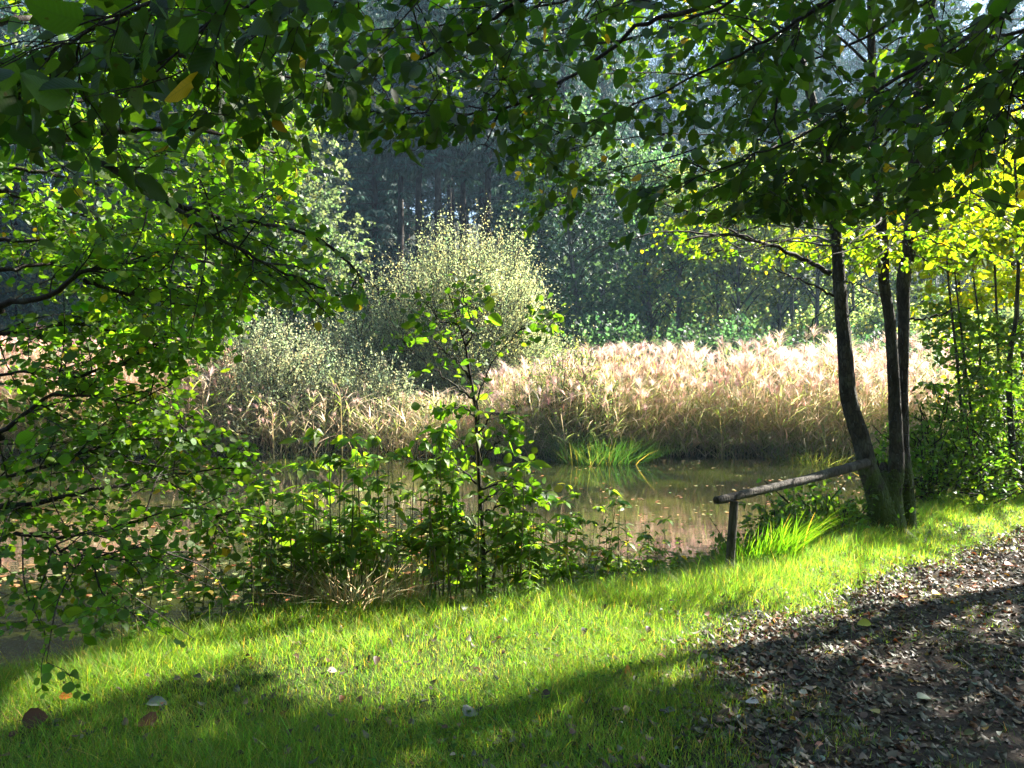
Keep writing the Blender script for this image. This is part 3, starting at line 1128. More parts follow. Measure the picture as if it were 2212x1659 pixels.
def make_three_stem():
    rng = np.random.default_rng(303)
    D = 7.25
    bx = at(1925, 1165, D)
    base = np.array([bx[0], D, float(height(bx[0], D)) - .06])
    t = rel_tree("three_stemmed_tree", "tree of three slender dark stems rising from one mossy foot beside the wooden rail", "tree", base)
    S1 = [at(1925, 1175, D), at(1898, 1080, D), at(1872, 1000, D), at(1845, 900, D), at(1828, 800, D), at(1818, 700, D), at(1806, 600, D), at(1800, 500, D), at(1790, 350, D), at(1740, 150, D + .1), at(1700, -60, D + .3), at(1650, -300, D + .4)]
    S2 = [at(1935, 1175, D + .03), at(1928, 1080, D + .05), at(1932, 1000, D + .05), at(1930, 900, D + .05), at(1927, 800, D), at(1922, 700, D), at(1912, 600, D), at(1903, 520, D), at(1893, 400, D), at(1885, 150, D), at(1880, -80, D), at(1890, -350, D)]
    S3 = [at(1961, 1175, D + .10), at(1958, 1080, D + .16), at(1951, 1000, D + .18), at(1954, 900, D + .18), at(1951, 800, D + .2), at(1951, 700, D + .2), at(1954, 600, D + .2), at(1960, 520, D + .2), at(1973, 350, D + .2), at(1993, 150, D + .3), at(2028, -80, D + .4), at(2068, -350, D + .5)]
    G = Geo()
    paths = []
    for S, rd, fl in ((S1, [.120, .104, .086, .074, .068, .063, .058, .052, .046, .036, .027, .016], (.20, .7, 3)),
                      (S2, [.100, .084, .068, .056, .050, .048, .047, .046, .042, .036, .027, .016], (.22, .8, 4)),
                      (S3, [.085, .066, .052, .046, .046, .052, .062, .060, .052, .040, .030, .018], (.20, .9, 3))):
        g = Geo()
        S = [np.array(S[0]) - (0, 0, .08)] + list(S[1:])
        paths.append(trunk_mesh(g, S, rd, rng, flare=fl, rough=.10, kink=.013))
        o = g.obj("trunk", M['bark_moss'], t)
        o.data.transform(Matrix.Translation(-Vector(base)))
        o.matrix_parent_inverse = Matrix.Identity(4)
    # the swollen foot the stems share
    g = Geo()
    trunk_mesh(g, [base + (-.02, .08, -.12), base + (-.01, .08, .15), base + (-.03, .08, .38), base + (-.03, .09, .60), base + (-.03, .10, .74)], [.205, .165, .13, .085, .02], rng, 34, 60, .12, (.16, .6, 5))
    foot = o = g.obj("foot", M['bark_moss'], t)
    o.data.transform(Matrix.Translation(-Vector(base)))
    o.matrix_parent_inverse = Matrix.Identity(4)
    # roots spreading from the foot
    g = Geo()
    for a, ln in ((-2.7, .42), (-1.9, .35), (-1.0, .40), (-.2, .5), (.9, .3), (2.6, .35)):
        d = np.array([math.cos(a), math.sin(a), 0])
        b = np.array([0, .06, .16])
        e = d * ln
        tube(g, cr([b, d * .13 + (0, .05, .10), d * ln * .6 + (0, 0, .045), e + (0, 0, -.02)], 12), np.linspace(.07, .02, 12), 9, wob=.25, rng=rng)
    o = g.obj("roots", M['bark_moss'], foot)
    o.matrix_parent_inverse = Matrix.Identity(4)
    # tufts of moss
    g = Geo()
    n = 3000
    th = rng.random(n) * 2 * np.pi
    zz = .05 + .62 * rng.random(n) ** 1.3
    w = rng.integers(0, 3, n)
    P = np.zeros((n, 3))
    Nn = np.zeros((n, 3))
    for s_ in range(3):
        k = w == s_
        p = paths[s_]
        zi = np.clip(np.searchsorted(p[:, 2] - base[2], zz[k]), 0, 60)
        c = p[zi]
        rr = np.interp(zz[k], [0, .1, .3, .7], [.17, .14, .115, .10]) * (1.0, .76, .64)[s_]
        d = np.stack([np.cos(th[k]), np.sin(th[k]), 0 * th[k]], -1)
        P[k] = c + d * rr[:, None]
        Nn[k] = d
    m = (fbm(th * 1.5, zz * 6, 1.0, 7) > .46)
    P, Nn = P[m], Nn[m]
    A = Nn * .7 + rng.normal(0, .4, P.shape) + np.array([0, 0, -.2])
    add_leaves(g, NARROW, P, A, rng.normal(0, 1, P.shape), .012 + .018 * rng.random(len(P)), varied(rng, len(P), (.05, .085, .012), .3))
    o = g.obj("moss", M['grass'], foot)
    o.data.transform(Matrix.Translation(-Vector(base)))
    o.matrix_parent_inverse = Matrix.Identity(4)
    # limbs, some bare, some in leaf
    F = Foliage()
    bare = [([(1795, 592, D), (1760, 572, D), (1700, 545, D - .1), (1640, 522, D - .2), (1545, 505, D - .4), (1480, 520, D - .6)], .026),
            ([(1800, 640, D), (1745, 610, D - .1), (1680, 585, D - .2), (1640, 560, D - .3)], .012),
            ([(1955, 692, D + .2), (2000, 688, D + .1), (2040, 678, D), (2062, 663, D - .1)], .014),
            ([(1828, 608, D), (1868, 620, D), (1900, 640, D + .3), (1915, 650, D + .4)], .008),
            ([(1800, 660, D), (1760, 690, D - .1), (1740, 740, D - .15), (1735, 790, D - .2)], .006)]
    for pts, r in bare:
        p = cr([at(*q) for q in pts], 24)
        p[1:-1] += rng.normal(0, .008, (22, 3))
        tube(F.T, p, np.linspace(r, r * .3, 24), 7, wob=.2, rng=rng)
        for k in range(4):
            j = rng.integers(6, 20)
            d = unit(p[j + 1] - p[j] + rng.normal(0, .8, 3))
            tube(F.T, cr([p[j], p[j] + d * .15, p[j] + d * .3 + rng.normal(0, .05, 3)], 6), np.linspace(r * .25, r * .08, 6), 4)
    main = [
        [(1545, 505, 6.85), (1450, 500, 6.7), (1340, 520, 6.5), (1260, 550, 6.4)],
        [(1640, 522, 7.05), (1560, 490, 6.9), (1440, 440, 6.8), (1300, 420, 6.7), (1180, 450, 6.6)],
        [(1795, 480, 7.2), (1700, 440, 7.0), (1560, 400, 6.7), (1400, 380, 6.4), (1260, 400, 6.2)],
        [(1790, 350, 7.2), (1680, 310, 6.9), (1520, 290, 6.6), (1350, 300, 6.3), (1180, 330, 6.1)],
        [(1780, 280, 7.2), (1650, 200, 6.9), (1480, 160, 6.6), (1300, 160, 6.3), (1100, 200, 6.0)],
        [(1740, 150, 7.3), (1600, 80, 7.0), (1400, 40, 6.8), (1200, 50, 6.6), (1000, 90, 6.4)],
        [(1890, 330, 7.2), (1800, 280, 6.6), (1700, 300, 6.0), (1600, 380, 5.6), (1500, 430, 5.3)],
        [(1895, 420, 7.2), (1840, 420, 6.6), (1760, 470, 6.1), (1660, 520, 5.8), (1560, 545, 5.6)],
        [(1905, 470, 7.2), (1900, 480, 6.6), (1870, 500, 6.1), (1820, 540, 5.8)],
        [(1960, 400, 7.4), (2030, 380, 7.0), (2110, 420, 6.6), (2180, 480, 6.2)],
        [(1955, 470, 7.4), (2020, 490, 7.2), (2090, 520, 7.0), (2170, 560, 6.8), (2250, 590, 6.6)],
        [(1975, 260, 7.4), (2060, 200, 7.2), (2150, 220, 7.0), (2250, 280, 6.8)],
        [(1885, 200, 7.2), (1900, 120, 6.8), (1950, 80, 6.4), (2050, 90, 6.0), (2150, 140, 5.7)],
        [(1885, 120, 7.2), (1800, 40, 6.8), (1650, 0, 6.4), (1480, -20, 6.0), (1300, 0, 5.7)],
        [(1990, 140, 7.5), (2080, 60, 7.8), (2200, 40, 8.0), (2320, 60, 8.2)],
        [(1720, 100, 7.3), (1640, 30, 7.8), (1520, 0, 8.2), (1380, 10, 8.6)],
        [(1700, -40, 7.5), (1560, -90, 7.2), (1380, -100, 7.0), (1200, -70, 6.8), (1020, -20, 6.6)],
        [(1793, 420, 7.25), (1720, 380, 7.6), (1620, 360, 8.0), (1500, 370, 8.4), (1380, 400, 8.7)],
        [(1796, 460, 7.25), (1700, 470, 7.5), (1600, 500, 7.8), (1500, 540, 8.0), (1420, 590, 8.2)],
        [(1900, 500, 7.25), (1860, 520, 7.1), (1800, 530, 7.0), (1740, 555, 6.9)],
        [(1800, 520, 7.2), (1740, 510, 6.9), (1660, 530, 6.7), (1580, 550, 6.6), (1510, 560, 6.5)],
        [(1900, 540, 7.2), (1860, 535, 6.9), (1800, 550, 6.7), (1740, 570, 6.6)],
        [(1950, 520, 7.45), (1930, 530, 6.9), (1900, 550, 6.7), (1880, 575, 6.6)],
        [(1955, 500, 7.45), (2010, 520, 6.9), (2070, 540, 6.7), (2140, 565, 6.6)],
        [(1950, 540, 7.45), (2000, 560, 7.3), (2060, 590, 7.2), (2120, 600, 7.1)],
    ]
    for pts in main:
        F.branch([at(*q) for q in pts], .010, .0025, rng, 14, .70, 6, .28, .058, .034, droop=.35, t0=.12, updown=(-.45, .35), res=22)
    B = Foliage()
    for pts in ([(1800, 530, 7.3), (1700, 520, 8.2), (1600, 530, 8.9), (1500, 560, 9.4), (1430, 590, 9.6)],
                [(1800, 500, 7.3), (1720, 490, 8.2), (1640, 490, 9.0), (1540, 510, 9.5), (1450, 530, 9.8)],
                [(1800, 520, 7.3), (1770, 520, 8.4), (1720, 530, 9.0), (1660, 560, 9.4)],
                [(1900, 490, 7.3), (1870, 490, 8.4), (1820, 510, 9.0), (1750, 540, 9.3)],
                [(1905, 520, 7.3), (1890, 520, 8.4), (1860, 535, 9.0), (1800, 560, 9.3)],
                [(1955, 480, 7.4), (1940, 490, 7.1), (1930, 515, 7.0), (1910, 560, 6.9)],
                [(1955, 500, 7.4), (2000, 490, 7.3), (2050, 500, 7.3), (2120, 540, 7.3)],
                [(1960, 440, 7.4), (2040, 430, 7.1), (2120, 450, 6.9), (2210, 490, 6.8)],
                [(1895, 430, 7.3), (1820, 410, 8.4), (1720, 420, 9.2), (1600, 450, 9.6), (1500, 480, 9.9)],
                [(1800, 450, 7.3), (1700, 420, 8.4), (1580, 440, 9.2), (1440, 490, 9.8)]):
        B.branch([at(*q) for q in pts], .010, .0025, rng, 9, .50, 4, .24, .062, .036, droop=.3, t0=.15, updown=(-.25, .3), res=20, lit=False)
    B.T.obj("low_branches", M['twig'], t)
    B.leaves(BEAM_LOW, rng, (.095, .150, .012), .25, (.34, .25, .015), .05, lit=False).obj("low_foliage", M['leaf'], t)  # brighter leaf colour than the main foliage: backlight painted in
    F.T.obj("branches", M['twig'], t)
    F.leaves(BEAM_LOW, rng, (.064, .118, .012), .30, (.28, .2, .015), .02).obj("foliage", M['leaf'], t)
    U = Foliage()  # upper crown, mostly out of frame, added to shade the foreground
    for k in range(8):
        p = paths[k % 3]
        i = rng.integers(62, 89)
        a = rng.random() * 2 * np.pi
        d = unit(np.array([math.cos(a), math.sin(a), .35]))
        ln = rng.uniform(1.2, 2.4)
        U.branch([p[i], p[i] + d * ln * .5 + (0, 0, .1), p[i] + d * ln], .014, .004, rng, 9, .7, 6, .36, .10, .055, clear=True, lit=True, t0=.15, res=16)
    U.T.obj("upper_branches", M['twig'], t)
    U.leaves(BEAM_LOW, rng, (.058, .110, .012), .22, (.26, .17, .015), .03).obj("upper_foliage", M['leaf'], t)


low_ok[0] = True
make_three_stem()
low_ok[0] = False


# ------------------------------------------------------------------ beech added past the right edge to shade path and grass; low boughs show
def make_added_beech():
    rng = np.random.default_rng(333)
    base = np.array([8.6, 8.0, float(height(8.6, 8.0)) - .05])
    t = rel_tree("added_beech_tree", "beech added past the right edge to shade the path, its leafy boughs at the upper right", "tree", base)
    G = Geo()
    trunk = cr([base, base + (-.05, 0, 2), base + (-.3, .1, 4.5), base + (-.5, .2, 7), base + (-.5, .2, 10.5)], 50)
    tube(G, trunk, np.linspace(.19, .05, 50), 14, wob=.08, rng=rng)
    G.obj("trunk", M['bark'], t)
    U = Foliage()
    for k in range(40):
        i = int(np.argmin(np.abs(trunk[:, 2] - rng.uniform(2.8, 8.6))))
        a = rng.uniform(1.7, 5.0) if k < 30 else rng.uniform(0, 6.28)
        d = unit(np.array([math.cos(a), math.sin(a), rng.uniform(.05, .4)]))
        ln = rng.uniform(2.2, 4.4)
        U.branch([trunk[i], trunk[i] + d * ln * .5 + np.array([0, 0, .2]), trunk[i] + d * ln], .019, .004, rng, 13, .95, 6, .36, .095, .05, skip=True, clear=True, lit=True, t0=.2, updown=(-.2, .4), res=18)
    for k in range(34):
        i = int(np.argmin(np.abs(trunk[:, 2] - rng.uniform(4.0, 7.6))))
        a = rng.uniform(2.7, 4.3)
        d = unit(np.array([math.cos(a), math.sin(a), rng.uniform(.0, .25)]))
        ln = rng.uniform(3.2, 5.4)
        U.branch([trunk[i], trunk[i] + d * ln * .5 + np.array([0, 0, .2]), trunk[i] + d * ln], .019, .004, rng, 16, .95, 6, .36, .095, .05, skip=True, clear=True, lit=True, t0=.25, updown=(-.2, .4), res=18)
    Y = Foliage()
    for pts in ([(2480, 500, 8.6), (2300, 500, 8.6), (2212, 510, 8.5), (2120, 535, 8.3), (2010, 545, 8.1)],
                [(2480, 400, 8.8), (2300, 420, 8.8), (2160, 440, 8.8), (2040, 470, 8.7), (1960, 500, 8.6)],
                [(2480, 300, 9.0), (2320, 330, 9.0), (2180, 370, 9.0), (2060, 410, 9.0), (1980, 450, 9.0)],
                [(2480, 240, 9.6), (2300, 270, 9.6), (2150, 320, 9.6), (2050, 370, 9.6)],
                [(2480, 470, 9.8), (2300, 470, 9.8), (2150, 500, 9.8), (2020, 520, 9.8)],
                [(2480, 420, 7.6), (2300, 450, 7.5), (2160, 480, 7.4), (2040, 500, 7.2), (1930, 530, 7.0)],
                [(2480, 350, 7.9), (2300, 380, 7.8), (2180, 400, 7.8), (2090, 430, 7.7)],
                [(2480, 560, 9.2), (2330, 580, 9.2), (2240, 600, 9.2), (2140, 620, 9.2), (2060, 640, 9.2)]):
        w = [at(x_, y_, d_ * 1.25) for x_, y_, d_ in pts]
        i = int(np.argmin(np.abs(trunk[:, 2] - w[0][2])))
        Y.branch([trunk[i]] + w, .02, .004, rng, 30, .90, 7, .32, .082, .036, droop=.2, t0=.2, lit=False, clear=False, updown=(-.2, .35), res=26)
    Y.T.obj("low_branches", M['twig'], t)
    Y.leaves(BEAM_LOW, rng, (.20, .245, .012), .28, (.44, .31, .02), .08, clear=False, lit=False).obj("low_foliage", M['leaf'], t)  # yellower than the crown leaves: sunlight through them is put into the colour
    U.T.obj("branches", M['twig'], t)
    U.leaves(BEAM_LOW, rng, (.070, .115, .012), .22, (.30, .2, .015), .06).obj("foliage", M['leaf'], t)


make_added_beech()


# ------------------------------------------------------------------ wooden rail
def make_rail():
    rng = np.random.default_rng(404)
    dp = 6.0
    foot = at(1572, 1255, dp)
    foot[2] = float(height(foot[0], dp)) - .15
    top = at(1586, 1082, dp)
    t = thing("wooden_rail", "weathered round pole rail on one post, sloping up to the three stemmed tree", "rail", foot)
    g = Geo()
    trunk_mesh(g, [foot, .5 * foot + .5 * top, top], [.036, .034, .033], rng, 18, 40, .05)
    k = len(g.v[0]) - 18
    g.add(np.vstack([g.v[0][k:], g.v[0][k:].mean(0)]), None, [(i, (i + 1) % 18, 18) for i in range(18)])
    g.obj("post", M['timber'], t)
    a, b = at(1566, 1078, dp - .02), at(1872, 1000, 7.15)
    d = unit(b - a)
    g = Geo()
    trunk_mesh(g, [a - d * .07 + (0, 0, .012), a + (0, 0, .003), .5 * (a + b) + (0, 0, -.01), b], [.012, .030, .032, .034, .037, .040, .042], rng, 22, 110, .09)
    for e, s in ((0, 1), (len(g.v[0]) - 22, -1)):
        ring = g.v[0][e:e + 22]
        g.add(np.vstack([ring, ring.mean(0)]), None, [(i, (i + 1) % 22, 22) for i in range(22)])
    g.obj("rail", M['timber'], t)


make_rail()


# ------------------------------------------------------------------ alder sapling in the middle of the bank
def make_sapling():
    rng = np.random.default_rng(505)
    D = 5.75
    base = at(1046, 1320, D)
    base[2] = float(height(base[0], D)) - .05
    t = rel_tree("alder_sapling", "slim young alder standing alone in the herbs at the water edge, sparse round leaves", "sapling", base)
    g = Geo()
    stem_p = cr([base, at(1044, 1180, D), at(1038, 1080, D), at(1033, 1000, D), at(1030, 930, D), at(1024, 860, D), at(1012, 790, D), at(1005, 745, D), at(990, 700, D), at(975, 650, D), at(962, 620, D)], 60)
    tube(g, stem_p, np.linspace(.019, .004, 60), 9, wob=.1, rng=rng)
    g.obj("trunk", M['twig'], t)
    F = Foliage()
    br = [[(1030, 930, D), (1036, 890, D), (1032, 860, D), (1048, 815, D), (1080, 760, D), (1115, 720, D), (1160, 672, D)],
          [(1024, 862, D), (985, 835, D), (940, 800, D), (900, 765, D), (868, 735, D)],
          [(1018, 820, D), (985, 780, D), (950, 750, D), (920, 715, D)],
          [(1006, 748, D), (1030, 700, D), (1030, 660, D)],
          [(990, 700, D), (950, 690, D), (925, 660, D)],
          [(1000, 730, D), (1015, 690, D), (1000, 640, D), (1000, 625, D)],
          [(1036, 1060, D), (1080, 1040, D - .1), (1120, 1010, D - .2)],
          [(1034, 1010, D), (1070, 960, D - .1), (1095, 950, D - .1)],
          [(1036, 1050, D), (990, 1010, D), (950, 990, D)],
          [(1115, 720, D), (1150, 705, D), (1190, 700, D)],
          [(1040, 1150, D), (1000, 1120, D - .1), (965, 1100, D - .2)], [(1038, 1090, D), (1075, 1060, D - .1), (1100, 1055, D - .2)],
          [(1033, 980, D), (990, 950, D - .1), (965, 945, D - .15)], [(1031, 940, D), (1060, 900, D - .1), (1080, 895, D - .1)],
          [(1028, 900, D), (1000, 880, D - .1), (975, 880, D - .1)], [(1044, 1200, D), (1085, 1170, D - .1), (1110, 1160, D - .2)],
          [(1040, 1110, D), (1090, 1090, D - .2), (1150, 1060, D - .2)]]
    for k, pts in enumerate(br):
        F.branch([at(*q) for q in pts], .009, .002, rng, 6, .20, 2, .14, .060, .055, droop=.25, clear=False, lit=False, t0=.25, sub_r=.003, res=18, sides=5)
    F.T.obj("branches", M['twig'], t)
    F.leaves(ALDER, rng, (.055, .105, .014), .22, (.25, .18, .02), .02, clear=False, lit=False).obj("foliage", M['leaf_alder'], t)


make_sapling()


# ------------------------------------------------------------------ herbs on the bank, each plant a thing
def herb_proto(rng, h, kind):
    """One leafy plant at the origin: stem with side shoots and leaf pairs."""
    st, lf = Geo(), Geo()
    lean = rng.normal(0, .12, 2)
    top = np.array([lean[0] * h, lean[1] * h, h])
    p = cr([(0, 0, 0), top * .5 + np.append(rng.normal(0, .03, 2), 0), top], 14)
    sc = (.12, .10, .04) if kind != 'nettle' else (.07, .09, .03)
    tube(st, p, np.linspace(.007 if kind == 'balsam' else .0045, .002, 14), 5, c=sc)
    P, A, N, S = [], [], [], []

    def pair(q, up, ang, size, n):
        for k in range(n):
            a = ang + k * 2 * np.pi / n
            o = np.array([math.cos(a), math.sin(a), .25 - .5 * rng.random()])
            P.append(q)
            A.append(o + rng.normal(0, .18, 3))
            N.append(np.array([0, 0, 1.]) + rng.normal(0, .35, 3))
            S.append(size * math.exp(rng.normal(0, .2)))
    size = {'balsam': .15, 'nettle': .085, 'bramble': .075}[kind]
    nn = int(h / (.11 if kind == 'balsam' else .085))
    for i in range(1, nn + 1):
        f = i / nn
        if f < .22:
            continue
        q = p[0] + (p[-1] - p[0]) * f
        q = p[min(13, int(f * 13))]
        pair(q, None, i * 1.6, size * (1.15 - .6 * f), 3 if kind == 'balsam' else 2)
        if f > .3 and rng.random() < .4:
            a = rng.random() * 6.28
            d = np.array([math.cos(a), math.sin(a), .6])
            ln = .25 * h * (1.2 - f) * (.6 + .8 * rng.random())
            b = cr([q, q + d * ln * .6, q + d * ln + (0, 0, -.1 * ln)], 6)
            tube(st, b, np.linspace(.003, .0014, 6), 4, c=sc, cap=False)
            for j in range(1, 6):
                pair(b[j], None, j * 1.6, size * .72, 2)
    base = {'balsam': (.090, .155, .018), 'nettle': (.075, .135, .018), 'bramble': (.080, .130, .02)}[kind]
    add_leaves(lf, BALSAM if kind == 'balsam' else HERB, P, A, N, S, varied(rng, len(P), base, .25, 0, (.24, .20, .03), .05))
    return st, lf


def make_herbs():
    rng = np.random.default_rng(606)
    names = {'balsam': ("balsam_plant", "balsam"), 'nettle': ("nettle_plant", "nettle"), 'bramble': ("bramble_plant", "bramble")}
    protos = []
    for k, (kind, h) in enumerate([('balsam', 1.15), ('balsam', .95), ('nettle', .8), ('nettle', .65), ('bramble', .9), ('bramble', .6), ('balsam', .75)]):
        st, lf = herb_proto(np.random.default_rng(700 + k), h, kind)
        protos.append((kind, h, st.mesh("stem", M['stem']), lf.mesh("leaves", M['leaf'])))

    def plant(k, px, py, dp, top, label, group, rz):
        kind, h, ms, ml = protos[k]
        p = at(px, py, dp)
        p[2] = float(height(p[0], dp)) - .02
        hh = at(px, top, dp)[2] - p[2]
        s = max(.45, hh / h)
        t = thing(names[kind][0], label, "plant", p, group)
        t.rotation_euler = (0, 0, rz)
        t.scale = (min(s, 1.25), min(s, 1.25), s)
        for nm, me in (("stem", ms), ("leaves", ml)):
            o = bpy.data.objects.new(nm, me)
            COL.objects.link(o)
            o.parent = t
        return t
    singled = [
        (0, 650, 1330, 5.4, 950, "tallest balsam left of the sapling, big lance leaves against the water"),
        (1, 1245, 1290, 5.6, 1045, "broad balsam clump standing tall just right of the sapling"),
        (6, 1140, 1325, 5.05, 1180, "sunlit balsam with big drooping leaves bowed over the grass in front of the sapling"),
        (0, 1160, 1300, 5.5, 1100, "slim balsam with a yellow topmost leaf between sapling and tall balsam"),
        (1, 880, 1310, 5.6, 1060, "upright balsam with shoots crossing the water left of the sapling"),
        (4, 800, 1320, 5.5, 1130, "bramble shoot arching above the dry straw tuft"),
        (2, 1035, 1345, 4.85, 1265, "tiny bright nettle standing alone in the lit grass"),
        (5, 1000, 1330, 5.3, 1140, "bramble at the foot of the sapling with reddish shoots"),
    ]
    for k, px, py, dp, top, lab in singled:
        plant(k, px, py, dp, top, lab, None, rng.random() * 6.28)
    g1 = "leafy herbs crowding the bank around the sapling"
    n = 0
    for px in np.linspace(540, 1480, 125):
        x = px + rng.normal(0, 14)
        dp = float(edge_y((x - 1106) / FPX * 5.5)) + rng.uniform(.05, .75)
        k = rng.integers(0, 7)
        top = np.interp(x, [560, 700, 850, 1000, 1100, 1200, 1350, 1480], [1050, 970, 1000, 960, 985, 1060, 1110, 1160]) + rng.uniform(-40, 150)
        plant(k, x, 1300, dp, top, "leafy green herb in the thicket between the water and the lit grass", g1, rng.random() * 6.28)
    g2 = "shaded herbs under the overhanging alder"
    for px in np.linspace(190, 560, 34):
        x = px + rng.normal(0, 12)
        dp = float(edge_y((x - 1106) / FPX * 4.9)) + rng.uniform(.1, .8)
        k = rng.choice([2, 3, 4, 5, 4])
        plant(k, x, 1330, dp, np.interp(x, [190, 560], [1230, 1130]) + rng.uniform(-30, 110), "shaded herb stems under the alder at the pond edge", g2, rng.random() * 6.28)
    g3 = "low herbs between the post and the three stemmed tree"
    for px in np.linspace(1620, 1880, 36):
        x = px + rng.normal(0, 14)
        dp = rng.uniform(6.9, 8.0)
        plant(rng.choice([2, 3, 4, 5]), x, 1200, dp, 1045 + rng.uniform(0, 110), "low nettle or bramble growing between the post and the three stemmed tree", g3, rng.random() * 6.28)
    g4 = "bramble thicket to the right of the three stemmed tree"
    for px in np.linspace(1975, 2260, 62):
        x = px + rng.normal(0, 14)
        dp = rng.uniform(8.6, 10.2)
        plant(rng.choice([2, 3, 4, 5]), x, 1130, dp, 930 + rng.uniform(0, 150), "dark leafy bramble in the thicket right of the three stemmed tree", g4, rng.random() * 6.28)


make_herbs()


def tuft(name, label, cat, px, py, dp, n, hgt, spread, col, alt, pa, width=.006, lean=(.2, .7), mat_='grass', seed=1, zoff=0.0):
    rng = np.random.default_rng(seed)
    p = at(px, py, dp)
    p[2] = float(height(p[0], dp)) + zoff
    G = Geo()
    r = spread * np.sqrt(rng.random(n))
    a = rng.random(n) * 2 * np.pi
    P = np.stack([r * np.cos(a), r * np.sin(a), 0 * a], -1)
    zz = height(P[:, 0] + p[0], P[:, 1] + p[1]) - p[2]
    P[:, 2] = np.maximum(zz, -.2) - .02 + zoff
    blades(G, P, hgt * (.45 + .65 * rng.random(n)), width * (.7 + .6 * rng.random(n)), a + rng.normal(0, .8, n), rng.uniform(lean[0], lean[1], n), varied(rng, n, col, .25, .05, alt, pa), .9, 4)
    o = G.obj(name, M[mat_])
    o.location = p
    return tag(o, label, cat)


tuft("sedge_tuft", "bright sunlit sedge with long arching blades behind the wooden post", "sedge", 1600, 1165, 6.75, 1900, .46, .55, (.09, .19, .014), (.2, .2, .06), .08, .009, seed=3)
tuft("sedge_tuft", "smaller sunlit sedge at the water left of the wooden post", "sedge", 1500, 1190, 7.3, 1300, .46, .55, (.08, .16, .016), (.2, .2, .06), .1, .008, seed=4)
tuft("sedge_tuft", "thin iris like blades standing at the water before the rail", "sedge", 1445, 1240, 6.3, 60, .42, .12, (.07, .13, .015), (.2, .2, .06), .1, .010, (.05, .3), seed=5)
tuft("straw_tuft", "pale dry straw stalks collapsed at the edge of the lit grass", "dry grass", 775, 1330, 5.15, 420, .42, .22, (.50, .38, .25), (.55, .46, .32), .4, .006, (.1, 1.3), 'reed', seed=6)
tuft("straw_tuft", "smaller pinkish dry stalks below the shaded herbs, left of the pale straw", "dry grass", 610, 1350, 5.1, 130, .42, .18, (.28, .18, .12), (.36, .3, .2), .3, .005, (.1, .9), 'reed', seed=7)
tuft("straw_tuft", "upright dry stalks beside the sapling foot", "dry grass", 880, 1310, 5.3, 140, .42, .14, (.34, .25, .14), (.42, .36, .22), .4, .005, (.05, .6), 'reed', seed=8)


def near_bush(label, x, y, rad, n, seed):
    T, L_ = bush_mesh(seed, rad, n, .28, 6, .055, (.055, .105, .018), .28, HERB, None, 0, .5, 16, .5)
    bush("bramble_bush", label, gz(x, y, -.05), (T, L_), leaf='leaf')


# ------------------------------------------------------------------ reed beds across the water
def reed_template(rng, h, green=.2, plume=True, lower_leaf=1.0):
    G = Geo()
    lean = rng.normal(0, .07, 2)
    p = cr([(0, 0, 0), (lean[0] * h * .3, lean[1] * h * .3, h * .5), (lean[0] * h, lean[1] * h, h)], 6)
    straw = np.array([.44, .36, .27])
    for ang in (0, 1.57):
        s = np.array([math.cos(ang), math.sin(ang), 0]) * .006
        V = np.stack([p - s, p + s], 1).reshape(-1, 3)
        G.add(V, [(2 * k, 2 * k + 1, 2 * k + 3, 2 * k + 2) for k in range(5)], None, straw * rng.uniform(.8, 1.1))
    nl = rng.integers(7, 11)
    f = np.sort(.15 + .75 * rng.random(nl))
    P = np.array([p[0] + (p[-1] - p[0]) * a for a in f])
    az = rng.random(nl) * 2 * np.pi
    C = np.where((rng.random((nl, 1)) < green), [[.22, .28, .08]], [[.50, .42, .31]]) * np.exp(rng.normal(0, .2, (nl, 1)))
    blades(G, P, rng.uniform(.35, .68, nl), np.full(nl, .036), az, rng.uniform(.6, 1.7, nl), C, .8, 3)
    if plume and rng.random() < .75:
        ns = 30
        b = np.tile(p[-1], (ns, 1)) - np.outer(rng.random(ns), [0, 0, .16])
        dr = rng.random() * 6.28
        az = dr + rng.normal(0, .9, ns)
        blades(G, b, rng.uniform(.12, .30, ns), np.full(ns, .012), az, rng.uniform(.3, 1.3, ns), np.array([.52, .375, .36]) * np.exp(rng.normal(0, .18, (ns, 1))), 1.2, 2)
    return np.concatenate(G.v), np.concatenate(G.q), np.concatenate(G.c)


def scatter(G, tpls, P, rz, S, lean, rng):
    n = len(P)
    w = rng.integers(0, len(tpls), n)
    for k, (V, q, c) in enumerate(tpls):
        m = np.where(w == k)[0]
        if len(m) == 0:
            continue
        ca, sa = np.cos(rz[m])[:, None], np.sin(rz[m])[:, None]
        x = V[None, :, 0] * ca - V[None, :, 1] * sa
        y = V[None, :, 0] * sa + V[None, :, 1] * ca
        z = np.broadcast_to(V[None, :, 2], x.shape)
        W = np.stack([x, y, z], -1) * S[m][:, None, None]
        W[..., 0] += lean[m, 0][:, None] * W[..., 2]
        W[..., 1] += lean[m, 1][:, None] * W[..., 2]
        W += P[m][:, None, :]
        Q = (q[None] + (np.arange(len(m)) * len(V))[:, None, None]).reshape(-1, 4)
        tint = np.exp(rng.normal(0, .16, (len(m), 1, 1))) * (1 + rng.normal(0, .06, (len(m), 1, 3)))
        G.add(W.reshape(-1, 3), Q, None, (c[None] * tint).reshape(-1, 3))


